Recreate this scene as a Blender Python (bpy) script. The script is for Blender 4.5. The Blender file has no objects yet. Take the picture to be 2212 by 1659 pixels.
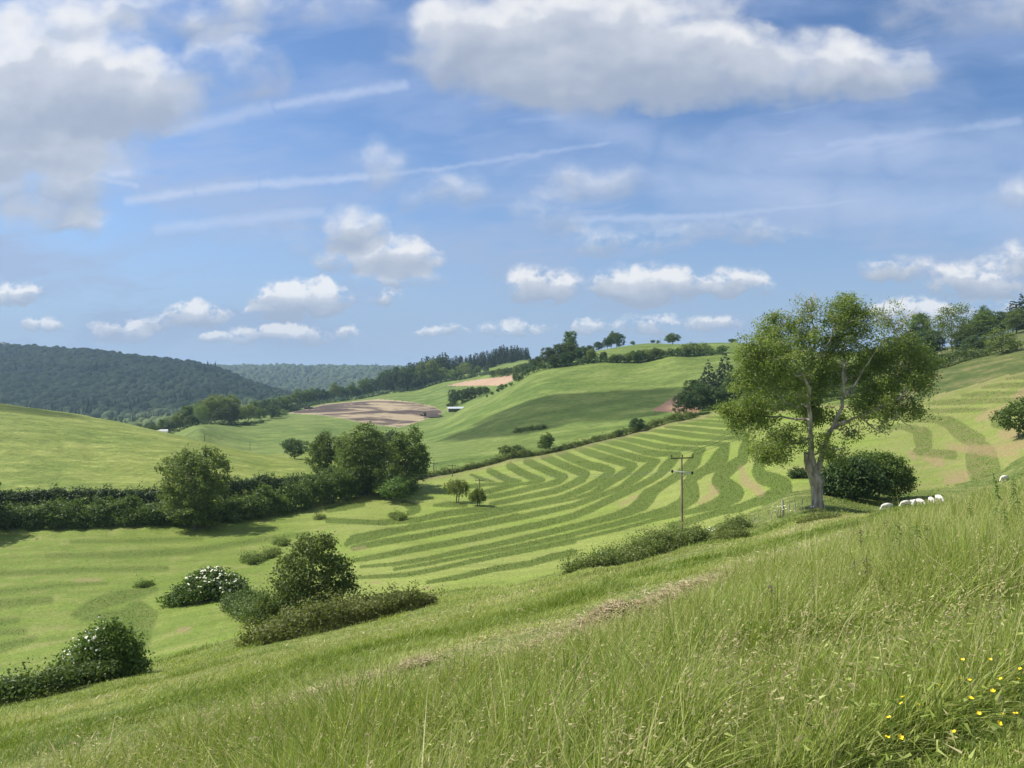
import bpy, math, random
import numpy as np
from mathutils import Vector

C = bpy.context.scene.collection
SC = bpy.context.scene
FL, CX, CY = 1597.6, 1106.0, 829.5          # focal length and centre of the picture, in picture units

# ------------------------------------------------------------------ camera
cam = bpy.data.objects.new('camera', bpy.data.cameras.new('camera'))
C.objects.link(cam)
cam.data.lens = 26.0; cam.data.sensor_width = 36.0
cam.data.clip_start = 0.1; cam.data.clip_end = 20000
cam.location = (0, 0, 0); cam.rotation_euler = (math.radians(90), 0, 0)
SC.camera = cam
SC.view_settings.view_transform = 'Standard'
SC.view_settings.look = 'None'
EXPO = 0.55
SC.view_settings.exposure = EXPO
SC.view_settings.gamma = 1.0
SC.cycles.max_bounces = 6; SC.cycles.diffuse_bounces = 3; SC.cycles.glossy_bounces = 2
SC.cycles.transmission_bounces = 4; SC.cycles.transparent_max_bounces = 8; SC.cycles.volume_bounces = 1
SC.cycles.use_denoising = True

# ------------------------------------------------------------------ light
SUN_EL = math.radians(49); SUN_AZ = math.radians(-74)       # azimuth from +Y, towards +X
SUN = Vector((math.sin(SUN_AZ)*math.cos(SUN_EL), math.cos(SUN_AZ)*math.cos(SUN_EL), math.sin(SUN_EL)))
sl = bpy.data.lights.new('sun', 'SUN'); sl.energy = 4.9; sl.angle = math.radians(0.53); sl.color = (1.0, 0.945, 0.85)
so = bpy.data.objects.new('sun', sl); C.objects.link(so)
so.rotation_euler = (-SUN).to_track_quat('-Z', 'Y').to_euler(); so.location = (0, 0, 400)


def srgb(r, g, b, k=1.0):
    return tuple(((c/255/12.92) if c <= 10 else ((c/255+.055)/1.055)**2.4)*k for c in (r, g, b))

class NT:
    """small helper to write node trees"""
    def __init__(s, tree):
        s.t = tree; tree.nodes.clear()
    def n(s, typ, ins=None, out=0, **props):
        nd = s.t.nodes.new(typ)
        for k, v in props.items(): setattr(nd, k, v)
        for k, v in (ins or {}).items():
            sock = nd.inputs[k]
            if isinstance(v, bpy.types.NodeSocket): s.t.links.new(v, sock)
            elif isinstance(v, bpy.types.Node): s.t.links.new(v.outputs[0], sock)
            elif v is not None:
                if sock.type == 'RGBA' and len(v) == 3: v = (*v, 1.0)
                sock.default_value = v
        return nd
    def m(s, op, a, b=0.0, c=0.0, clamp=False):
        return s.n('ShaderNodeMath', {0: a, 1: b, 2: c}, operation=op, use_clamp=clamp).outputs[0]
    def v(s, op, a, b=None, c=None, scale=None):
        ins = {0: a}
        if b is not None: ins[1] = b
        if c is not None: ins[2] = c
        if scale is not None: ins['Scale'] = scale
        nd = s.n('ShaderNodeVectorMath', ins, operation=op)
        return nd.outputs['Value'] if op in ('LENGTH', 'DOT_PRODUCT', 'DISTANCE') else nd.outputs[0]
    def noise(s, vec, scale, detail=3.0, rough=0.5, color=False, dist=0.0):
        nd = s.n('ShaderNodeTexNoise', {'Vector': vec, 'Scale': scale, 'Detail': detail, 'Roughness': rough, 'Distortion': dist})
        return nd.outputs['Color' if color else 0]
    def step(s, x, lo, hi):
        nd = s.n('ShaderNodeMapRange', {0: x, 1: lo, 2: hi, 3: 0.0, 4: 1.0}, interpolation_type='SMOOTHSTEP')
        return nd.outputs[0]
    def mix(s, f, a, b):
        nd = s.n('ShaderNodeMix', data_type='RGBA')
        for k, v in ((0, f), (6, a), (7, b)):
            sock = nd.inputs[k]
            if isinstance(v, bpy.types.NodeSocket): s.t.links.new(v, sock)
            else: sock.default_value = (*v, 1.0) if (k > 0 and len(v) == 3) else v
        return nd.outputs[2]
    def link(s, a, b): s.t.links.new(a, b)


# ------------------------------------------------------------------ sky: physical sky with cumulus, cirrus and old contrails
W = bpy.data.worlds.new('World'); SC.world = W; W.use_nodes = True
nt = NT(W.node_tree)
sky = nt.n('ShaderNodeTexSky', sky_type='NISHITA', sun_disc=False, sun_elevation=SUN_EL, sun_rotation=SUN_AZ % (2*math.pi),
           altitude=100.0, air_density=1.0, dust_density=0.6, ozone_density=2.2)
SKY_K = 0.105
geo = nt.n('ShaderNodeTexCoord').outputs['Generated']
sx = nt.n('ShaderNodeSeparateXYZ', {0: geo})
yy = nt.m('MAXIMUM', nt.m('ABSOLUTE', sx.outputs[1]), 0.06)
U = nt.m('MULTIPLY', nt.m('DIVIDE', sx.outputs[0], yy), 15.976)
V = nt.m('MULTIPLY', nt.m('DIVIDE', sx.outputs[2], yy), 15.976)
P = nt.n('ShaderNodeCombineXYZ', {0: U, 1: V, 2: 0.0}).outputs[0]
w1 = nt.v('SUBTRACT', nt.noise(P, 0.7, 2.0, 0.5, True), (0.5, 0.5, 0.5))
w2 = nt.v('SUBTRACT', nt.noise(P, 2.6, 4.0, 0.6, True), (0.5, 0.5, 0.5))
up = nt.step(V, 1.2, 5.0)                       # clouds overhead are nearer, larger and softer
PW = nt.v('ADD', P, nt.v('SCALE', nt.v('MULTIPLY', w1, (1.6, 1.1, 0.0)), scale=nt.m('MULTIPLY_ADD', up, 0.75, 0.22)))
PW = nt.v('ADD', PW, nt.v('SCALE', nt.v('MULTIPLY', w2, (0.40, 0.30, 0.0)), scale=nt.m('MULTIPLY_ADD', up, -0.15, 1.20)))

CLOUDS = [  # x, y, half width, half height, strength
    (70, 190, 260, 140, 1.7), (255, 225, 160, 80, 1.3), (40, 300, 230, 95, 1.5), (90, 400, 200, 90, 1.15), (60, 482, 100, 38, .75), (190, 492, 45, 45, .5),
    (190, 40, 210, 70, .55), (430, 50, 190, 70, .5), (500, 172, 110, 85, .85), (650, 35, 210, 65, .55),
    (1280, 105, 330, 150, 1.7), (1190, 205, 180, 70, 1.2), (1620, 165, 340, 85, 1.3), (1900, 170, 140, 70, .95), (1010, 110, 150, 110, .95),
    (2130, 25, 210, 75, .85), (830, 362, 75, 52, .62), (1290, 398, 105, 42, .75), (1005, 408, 80, 48, .58), (912, 432, 50, 38, .52),
    (762, 500, 62, 55, 1.0), (862, 565, 90, 48, 1.0), (735, 570, 60, 40, .45), (860, 610, 90, 30, .35),
    (648, 655, 105, 45, 1.25), (425, 684, 68, 30, 1.0), (262, 722, 62, 26, .9), (605, 728, 105, 26, .7), (462, 728, 36, 12, .7), (745, 722, 26, 18, .55),
    (35, 645, 62, 28, .7), (90, 704, 46, 18, .5), (340, 702, 50, 20, .35), (557, 676, 34, 16, .35), (835, 650, 34, 20, .5),
    (1165, 625, 80, 46, .85), (1390, 625, 115, 50, 1.15), (1580, 622, 90, 34, .75), (1400, 708, 76, 24, .7), (1255, 712, 62, 18, .55), (1545, 702, 66, 18, .4),
    (955, 718, 56, 14, .5), (1105, 714, 70, 18, .5), (1940, 582, 90, 34, .55), (2105, 615, 110, 46, .8), (2195, 570, 50, 40, .6), (1965, 685, 90, 40, .8),
    (2150, 670, 90, 24, .4), (2200, 435, 48, 58, .6), (1630, 508, 140, 34, .42), (1350, 525, 140, 44, .45), (1180, 470, 90, 55, .45), (700, 520, 260, 60, .2)]
acc = None
for (cx, cy, a, b, s) in CLOUDS:
    k_ = 1.32 if cy < 540 else 1.22
    a *= k_; b *= 1.15*k_
    ux, vy = (cx-CX)/100, (CY-cy)/100
    q = nt.v('MULTIPLY_ADD', PW, (100/a, 100/b, 0), (-ux*100/a, -vy*100/b, 1.0))
    d = nt.v('LENGTH', nt.v('MAXIMUM', q, nt.v('MULTIPLY', q, (-1, -1.55, 0))))
    wgt = nt.m('MULTIPLY_ADD', d, -s/0.414, 1.414*s/0.414, clamp=False)
    wgt = nt.m('MAXIMUM', wgt, 0.0)
    t = nt.v('SCALE', q, scale=wgt)
    acc = t if acc is None else nt.v('ADD', acc, t)
sa = nt.n('ShaderNodeSeparateXYZ', {0: acc})
dens0 = sa.outputs[2]
hgt = nt.m('DIVIDE', sa.outputs[1], nt.m('MAXIMUM', dens0, 0.02))
low = nt.step(V, 6.5, 1.0)
PF = nt.v('MULTIPLY_ADD', w1, (0.5, 0.5, 0), nt.v('MULTIPLY', P, (0.9, 1.25, 1)))
fbu = nt.noise(PF, 1.0, 5.0, 0.46)
fbl = nt.noise(nt.v('MULTIPLY_ADD', w2, (.25, .25, 0), nt.v('MULTIPLY', P, (1.0, 1.3, 1))), 2.1, 6.0, 0.58)
fb = nt.m('ADD', nt.m('MULTIPLY', fbu, up), nt.m('MULTIPLY', fbl, nt.m('SUBTRACT', 1.0, up)))
fs = nt.noise(PF, 1.15, 2.5, 0.40)
fb2 = nt.noise(nt.v('ADD', PF, (-0.16, 0.26, 0.0)), 1.15, 2.5, 0.40)
KI = 1.0/2**EXPO
body = nt.m('MINIMUM', nt.m('MULTIPLY', dens0, 2.4), 1.0)
dens = nt.m('MULTIPLY_ADD', nt.m('MULTIPLY', nt.m('SUBTRACT', fb, 0.49), nt.m('MULTIPLY_ADD', up, -1.3, 3.8)), body, nt.m('MULTIPLY', dens0, 0.95))
alpha0 = nt.n('ShaderNodeMapRange', {0: dens, 1: 0.0, 2: nt.m('MULTIPLY_ADD', up, 1.05, 0.50), 3: 0.0, 4: 0.97}, interpolation_type='SMOOTHSTEP').outputs[0]
alpha = nt.m('MULTIPLY', alpha0, nt.m('MULTIPLY_ADD', nt.step(V, 0.6, 2.4), 0.26, 0.74))
# lit crowns, grey bases
lit = nt.m('MULTIPLY_ADD', hgt, 1.30, 0.44)
lit = nt.m('ADD', lit, nt.m('MULTIPLY', nt.m('SUBTRACT', fs, fb2), 0.62))
lit = nt.m('ADD', lit, nt.m('MULTIPLY', nt.m('SUBTRACT', fbl, 0.5), nt.m('MULTIPLY_ADD', up, -0.55, 0.75)))
lit = nt.m('SUBTRACT', lit, nt.m('MULTIPLY', nt.m('MAXIMUM', nt.m('SUBTRACT', dens, 0.7), 0.0), 0.10))
lit = nt.step(lit, -0.05, 1.05)
ccol = nt.mix(lit, srgb(164, 177, 199, KI), srgb(216, 221, 231, KI))
ccol = nt.mix(nt.step(lit, 0.72, 1.0), ccol, srgb(240, 241, 244, KI))
# thin veil of cirrus
cn = nt.noise(nt.v('MULTIPLY', nt.v('MULTIPLY_ADD', w1, (0.7, 0.5, 0), P), (0.20, 0.62, 1.0)), 1.0, 5.0, 0.55, False, 0.15)
veil = nt.m('MULTIPLY', nt.step(cn, 0.39, 0.64), nt.m('MULTIPLY_ADD', low, 0.22, 0.44))
rt = nt.n('ShaderNodeVectorRotate', {'Vector': nt.v('MULTIPLY_ADD', w1, (0.5, 0.5, 0), P), 'Angle': -0.16}, rotation_type='Z_AXIS').outputs[0]
sn = nt.noise(nt.v('MULTIPLY', rt, (0.22, 2.3, 1.0)), 1.0, 5.0, 0.6)
veil = nt.m('ADD', veil, nt.m('MULTIPLY', nt.m('MULTIPLY', nt.step(sn, 0.48, 0.72), nt.step(nt.noise(P, 0.28, 2.0, 0.5), 0.36, 0.60)), 0.42))
veil = nt.m('MAXIMUM', nt.m('ADD', veil, nt.m('MULTIPLY', low, 0.45)), nt.m('MULTIPLY', nt.step(V, 5.2, 0.2), 0.93))
PC = nt.v('MULTIPLY_ADD', w2, (0.22, 0.20, 0.0), P)
trail = None
for pts, wd, st in [
    ([(160, 375), (300, 402)], 9, .55), ([(270, 436), (420, 412), (560, 398), (800, 381)], 16, .62), ([(800, 381), (930, 368), (1110, 340), (1320, 308)], 9, .32),
    ([(350, 287), (590, 230)], 24, .45), ([(590, 230), (880, 182)], 17, .52), ([(330, 496), (700, 456)], 18, .40), ([(1230, 475), (1560, 464), (1900, 430)], 13, .42),
    ([(1780, 314), (2212, 262), (2400, 240)], 22, .42), ([(1190, 250), (1420, 310), (1640, 370)], 55, .30), ([(1500, 350), (1900, 320), (2250, 300)], 90, .30), ([(1420, 390), (1800, 430), (2250, 460)], 80, .36)]:
    for (x0, y0), (x1, y1) in zip(pts, pts[1:]):
        p0 = np.array([(x0-CX)/100, (CY-y0)/100]); p1 = np.array([(x1-CX)/100, (CY-y1)/100])
        L = np.linalg.norm(p1-p0); e = (p1-p0)/L; nrm = np.array([-e[1], e[0]])
        # distance to the segment in a rotated frame: x = beyond the ends, y = across
        mid = (p0+p1)/2
        du = nt.m('MAXIMUM', nt.m('SUBTRACT', nt.m('ABSOLUTE', nt.m('ADD', nt.v('DOT_PRODUCT', PC, (e[0], e[1], 0)), -float(mid@e))), L/2-wd/200), 0.0)
        dv = nt.m('ADD', nt.v('DOT_PRODUCT', PC, (nrm[0], nrm[1], 0)), -float(mid@nrm))
        dd = nt.m('SQRT', nt.m('ADD', nt.m('MULTIPLY', du, du), nt.m('MULTIPLY', dv, dv)))
        f = nt.m('MULTIPLY', nt.step(dd, wd/100, 0.0), st)
        trail = f if trail is None else nt.m('MAXIMUM', trail, f)
trail = nt.m('MULTIPLY', trail, nt.m('MULTIPLY_ADD', fb, 2.2, 0.55))
veil = nt.m('MINIMUM', veil, 0.97)
skyc = nt.v('MULTIPLY', sky.outputs[0], (SKY_K*0.58, SKY_K*0.71, SKY_K*0.86))
skyf = nt.mix(veil, skyc, nt.mix(low, srgb(168, 188, 228, KI), srgb(160, 181, 213, KI)))
skyf = nt.mix(nt.m('MULTIPLY', trail, 0.62, clamp=True), skyf, srgb(198, 212, 240, KI))
skyf = nt.mix(alpha, skyf, ccol)
bg_front = nt.n('ShaderNodeBackground', {0: skyf, 1: 1.0})
bg_rest = nt.n('ShaderNodeBackground', {0: nt.mix(0.45, skyc, srgb(222, 226, 234, KI)), 1: 1.0})
front = nt.m('MULTIPLY', nt.m('GREATER_THAN', sx.outputs[1], 0.25), nt.m('GREATER_THAN', sx.outputs[2], -0.05))
mixb = nt.n('ShaderNodeMixShader', {0: front, 1: bg_rest.outputs[0], 2: bg_front.outputs[0]})
wo = nt.n('ShaderNodeOutputWorld'); nt.link(mixb.outputs[0], wo.inputs[0])
W.cycles.sampling_method = 'MANUAL'; W.cycles.sample_map_resolution = 512

# ------------------------------------------------------------------ helpers
def hash2(ix, iy, seed):
    h = (ix.astype(np.int64)*374761393 + iy.astype(np.int64)*668265263 + seed*1442695041) & 0xffffffff
    h = ((h ^ (h >> 13))*1274126177) & 0xffffffff
    return ((h ^ (h >> 16)) & 0xffff)/65535.0

def vnoise(x, y, seed=0):
    x = np.asarray(x, float); y = np.asarray(y, float)
    ix = np.floor(x); iy = np.floor(y); fx = x-ix; fy = y-iy
    fx = fx*fx*(3-2*fx); fy = fy*fy*(3-2*fy)
    a = hash2(ix, iy, seed); b = hash2(ix+1, iy, seed); c = hash2(ix, iy+1, seed); d = hash2(ix+1, iy+1, seed)
    return (a*(1-fx)+b*fx)*(1-fy) + (c*(1-fx)+d*fx)*fy

def fbm(x, y, seed=0, n=4):
    s = 0; k = .5
    for i in range(n):
        s = s + k*vnoise(x*2**i, y*2**i, seed+i*17); k *= .5
    return s/(1-.5**n)

def sstep(x, a, b):
    t = np.clip((x-a)/(b-a), 0, 1); return t*t*(3-2*t)

def build_mesh(name, verts, faces, mat=None, attrs=None, smooth=True, normals=None):
    """faces: list of (M,k) index arrays"""
    me = bpy.data.meshes.new(name)
    verts = np.ascontiguousarray(verts, np.float32)
    faces = [np.asarray(f, np.int32) for f in faces if len(f)]
    me.vertices.add(len(verts)); me.vertices.foreach_set('co', verts.ravel())
    nl = sum(f.size for f in faces); npoly = sum(len(f) for f in faces)
    me.loops.add(nl); me.polygons.add(npoly)
    me.loops.foreach_set('vertex_index', np.concatenate([f.ravel() for f in faces]))
    st = []; o = 0
    for f in faces:
        st.append(o+np.arange(len(f), dtype=np.int32)*f.shape[1]); o += f.size
    me.polygons.foreach_set('loop_start', np.concatenate(st).astype(np.int32))
    me.polygons.foreach_set('use_smooth', np.full(npoly, smooth, bool))
    for k, a in (attrs or {}).items():
        at = me.attributes.new(k, 'FLOAT', 'POINT'); at.data.foreach_set('value', np.asarray(a, np.float32))
    me.update(calc_edges=True)
    if normals is not None: me.normals_split_custom_set_from_vertices(normals)
    if mat is not None: me.materials.append(mat)
    return me

def add_obj(name, me, parent=None, loc=None, label=None, cat=None, group=None, kind=None):
    o = bpy.data.objects.new(name, me); C.objects.link(o)
    if parent is not None: o.parent = parent
    if loc is not None: o.location = loc
    if label: o['label'] = label
    if cat: o['category'] = cat
    if group: o['group'] = group
    if kind: o['kind'] = kind
    return o

# ------------------------------------------------------------------ the lie of the land: surveyed points (x, y in the picture, distance)
GX, GY = 0.2, -0.235
EDGE = ([-420, 0, 300, 640, 900, 1106, 1400, 1600, 1765, 1950, 2212, 2760], [24, 27, 31, 36, 39, 40, 46, 49, 52, 50, 50, 52])
TP = []
def tp(px, py, Y): TP.append((px, py, Y))
for px in (-420, -200, 0, 250, 500, 760, 1000, 1250, 1500, 1720, 1950, 2212, 2480, 2760):
    a = (px-CX)/FL
    for Y in (0.6, 1.5, 4, 9, 17, float(np.interp(px, *EDGE))*.75, float(np.interp(px, *EDGE))):
        r = GX*a+GY
        if px > 1600 and Y > 30: r -= 0.006
        if px > 2000 and Y > 30: r -= 0.006
        tp(px, CY-FL*(r-1.6/Y), Y)
for p in [
    # banks below the bramble line and the far side of the hillside meadow
    (1765, 1097, 68), (1916, 1104, 73), (2030, 1084, 77), (2170, 1052, 80), (2400, 1010, 82), (2760, 960, 84), (1473, 1166, 75), (1330, 1222, 54), (1230, 1243, 48),
    (1600, 1135, 72), (1660, 1124, 70), (1850, 1085, 78),
    # valley floor
    (-420, 1440, 44), (-420, 1240, 82), (-420, 1146, 110), (0, 1440, 46), (0, 1330, 65), (0, 1230, 85), (0, 1152, 108), (300, 1400, 48), (300, 1300, 69), (300, 1202, 92),
    (300, 1140, 112), (600, 1330, 50), (600, 1232, 82), (600, 1112, 122), (850, 1287, 55), (850, 1200, 80), (850, 1132, 112), (850, 1078, 138), (1106, 1250, 58), (1106, 1182, 82),
    (1106, 1122, 110), (1106, 1080, 135), (1106, 1038, 160), (985, 1086, 132), (930, 1032, 172), (1106, 990, 190), (1300, 1132, 95), (1300, 1052, 135), (1300, 1000, 166), (1300, 952, 206),
    (1450, 912, 221), (1580, 880, 236), (1500, 1102, 92), (1500, 1002, 142), (1500, 935, 195), (1700, 1060, 85), (1700, 962, 142), (1700, 890, 215), (1780, 875, 212),
    (1900, 1060, 90), (1900, 985, 122), (1900, 925, 150), (1980, 870, 168), (2100, 837, 164), (2212, 804, 162), (2212, 1000, 88), (2212, 902, 116), (2212, 850, 140), (2480, 770, 160), (2760, 700, 160), (2480, 900, 110), (2760, 850, 110),
    # bank and woods above the right-hand field
    (2100, 792, 188), (2212, 748, 200), (2000, 805, 205), (1900, 845, 215), (2212, 735, 240), (2480, 680, 220), (2760, 600, 220), (2100, 745, 280), (2212, 712, 330), (2000, 760, 320), (1850, 775, 340), (2480, 640, 400), (2760, 560, 400), (2212, 730, 600), (2000, 770, 600), (2760, 640, 700),
    # hill on the left
    (0, 965, 178), (200, 985, 178), (400, 1000, 172), (0, 872, 252), (200, 901, 258), (350, 933, 252), (500, 968, 228), (600, 990, 208), (700, 1012, 190),
    (-420, 920, 180), (-420, 800, 252), (0, 905, 340), (200, 934, 350), (350, 955, 330), (500, 976, 300), (640, 988, 250), (-420, 860, 360),
    # big green hill and the fields beyond
    (1000, 1000, 196), (930, 1006, 198), (940, 965, 262), (1106, 962, 228), (1200, 902, 272), (1300, 852, 322), (1400, 800, 372), (1450, 860, 296), (1580, 830, 312), (1450, 768, 400), (1580, 762, 392), (1300, 780, 412), (1150, 802, 440),
    (935, 928, 392), (1000, 880, 480), (1060, 850, 520), (1140, 812, 500), (962, 894, 560), (880, 922, 470), (740, 938, 430), (620, 893, 620), (760, 889, 600), (820, 863, 720), (900, 872, 660), (430, 930, 350), (500, 916, 470), (600, 955, 370), (690, 985, 265), (690, 940, 400), (600, 896, 590),
    (850, 852, 770), (960, 834, 750), (1050, 822, 690), (1110, 810, 640), (1000, 818, 800), (900, 838, 850), (900, 812, 1050), (1140, 776, 900), (1140, 792, 700), (1060, 800, 800),
    (1300, 756, 560), (1400, 741, 560), (1580, 741, 540), (1450, 750, 480), (1400, 770, 820), (1580, 772, 820), (1300, 790, 900), (1780, 762, 480), (1780, 772, 800), (1140, 800, 1300),
    # far valley and wooded hills
    (400, 925, 520), (300, 932, 700), (500, 902, 700), (620, 880, 760), (700, 866, 820), (300, 915, 1000), (0, 905, 1050), (-420, 880, 1050), (560, 885, 1050), (750, 868, 1100), (900, 840, 1500),
    (0, 752, 2050), (200, 767, 2000), (400, 791, 1900), (500, 819, 1800), (610, 858, 1650), (-420, 730, 2100), (0, 830, 1500), (200, 840, 1450), (400, 860, 1350), (-420, 800, 1500), (660, 880, 1500),
    (0, 790, 2700), (300, 810, 2700), (520, 845, 2500), (-420, 770, 2700), (720, 862, 2500), (640, 836, 3000), (460, 797, 3700), (600, 796, 3700), (760, 799, 3600), (860, 800, 3500), (980, 805, 3500), (300, 800, 3700), (0, 800, 3700), (-420, 800, 3700), (1150, 812, 3500), (1400, 815, 3500), (1800, 815, 3500), (2212, 815, 3500), (2760, 815, 3500),
    (1150, 830, 1800), (1500, 820, 1800), (2212, 790, 1800), (2760, 760, 1800)]: tp(*p)
for px in (-420, 100, 700, 1400, 2100, 2760): tp(px, 818, 5200)
for curve in [[(-420, 1150, 110), (0, 1152, 109), (300, 1141, 112), (420, 1136, 113.5), (500, 1130, 115.5), (600, 1112, 122), (720, 1082, 136), (850, 1078, 138)],
              [(-420, 1240, 83), (0, 1236, 84), (300, 1232, 84), (600, 1226, 84), (850, 1192, 83)], [(-420, 1330, 65), (0, 1328, 65), (300, 1318, 65), (600, 1285, 64)], [(-420, 1190, 96), (0, 1188, 96), (300, 1184, 97), (560, 1180, 98), (850, 1150, 100)],
              [(-420, 1060, 137), (0, 1058, 137), (200, 1059, 137), (400, 1052, 144), (600, 1036, 160), (700, 1024, 173)], [(-420, 1090, 124), (0, 1088, 124), (200, 1088, 124), (350, 1084, 126), (480, 1070, 131), (600, 1052, 143)], [(-420, 935, 180), (0, 963, 178), (200, 982, 178), (400, 1000, 172), (560, 1010, 176)],
              [(-420, 800, 252), (-200, 838, 252), (0, 872, 252), (100, 885, 254), (200, 899, 256), (350, 931, 252), (500, 967, 228), (600, 989, 208), (700, 1011, 190)],
              [(-420, 860, 360), (0, 908, 345), (200, 934, 350), (350, 953, 330), (500, 980, 300), (640, 992, 250)],
              [(-420, 735, 2080), (0, 752, 2050), (100, 760, 2030), (200, 766, 2000), (330, 783, 1940), (400, 790, 1900), (470, 804, 1840), (540, 836, 1750), (620, 864, 1650)],
              [(-420, 775, 2700), (0, 790, 2700), (200, 800, 2700), (350, 815, 2650), (520, 850, 2500), (700, 862, 2500)], [(420, 798, 3650), (600, 796, 3700), (760, 798, 3600), (1000, 802, 3500)], [(-420, 805, 1500), (0, 835, 1480), (200, 842, 1450), (400, 862, 1350), (600, 878, 1350)],
              [(-420, 808, 4400), (0, 810, 4400), (600, 806, 4400), (1000, 808, 4400)]]:
    cx_ = [p[0] for p in curve]
    for px in np.arange(cx_[0], cx_[-1]+1, 55): tp(px, float(np.interp(px, cx_, [p[1] for p in curve])), float(np.exp(np.interp(px, cx_, [math.log(p[2]) for p in curve]))))
TP = np.array(TP, float)
KA = 6.0
def _feat(px, Y): return np.stack([(px-CX)/FL*KA, np.log(Y)], -1)
_X = _feat(TP[:, 0], TP[:, 2]); _R = (CY-TP[:, 1])/FL + 1.6/TP[:, 2]
def _phi(d2): return 0.5*d2*np.log(d2+1e-9)
_n = len(_X)
_K = _phi(((_X[:, None]-_X[None])**2).sum(-1)) + np.eye(_n)*1.5e-3
_Pm = np.hstack([np.ones((_n, 1)), _X])
_A = np.block([[_K, _Pm], [_Pm.T, np.zeros((3, 3))]])
_sol = np.linalg.solve(_A, np.concatenate([_R, np.zeros(3)]))

def rise(px, Y):
    """slope towards (px) at distance Y: z / Y"""
    px = np.asarray(px, float); Y = np.asarray(Y, float)
    f = _feat(px.ravel(), Y.ravel()); out = np.empty(len(f))
    for i in range(0, len(f), 20000):
        g = f[i:i+20000]
        out[i:i+20000] = _phi(((g[:, None]-_X[None])**2).sum(-1))@_sol[:_n] + _sol[_n] + g@_sol[_n+1:]
    r = out.reshape(px.shape) - 1.6/Y
    X = (px-CX)/FL*Y
    und = (fbm(X/7, Y/7, 5, 2)-.5)*0.30*sstep(Y, 2, 12) + (fbm(X/1.6, Y/1.6, 9, 2)-.5)*0.07*(1-sstep(Y, 30, 60))
    und = und + (fbm(X/60, Y/60, 15, 2)-.5)*.9*sstep(Y, 200, 600)
    return r + und/Y

def gz(X, Y):
    X = np.asarray(X, float); Y = np.maximum(np.asarray(Y, float), 0.5)
    return rise(CX+FL*X/Y, Y)*Y

def ground_at(px, Y):
    """world point on the ground below picture column px at distance Y"""
    X = (px-CX)/FL*Y
    return Vector((X, Y, float(rise(np.array([px]), np.array([Y]))[0])*Y))

def Y_at(px, py, lo, hi):
    """distance at which the ground in column px is seen at height py, nearest to lo"""
    Ys = np.exp(np.linspace(math.log(lo), math.log(hi), 400))
    yy_ = CY-FL*rise(np.full(400, float(px)), Ys)
    d = yy_-py
    i = np.where(d[:-1]*d[1:] <= 0)[0]
    if len(i): return float(Ys[i[0]])
    return float(Ys[np.argmin(abs(d))])

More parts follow.
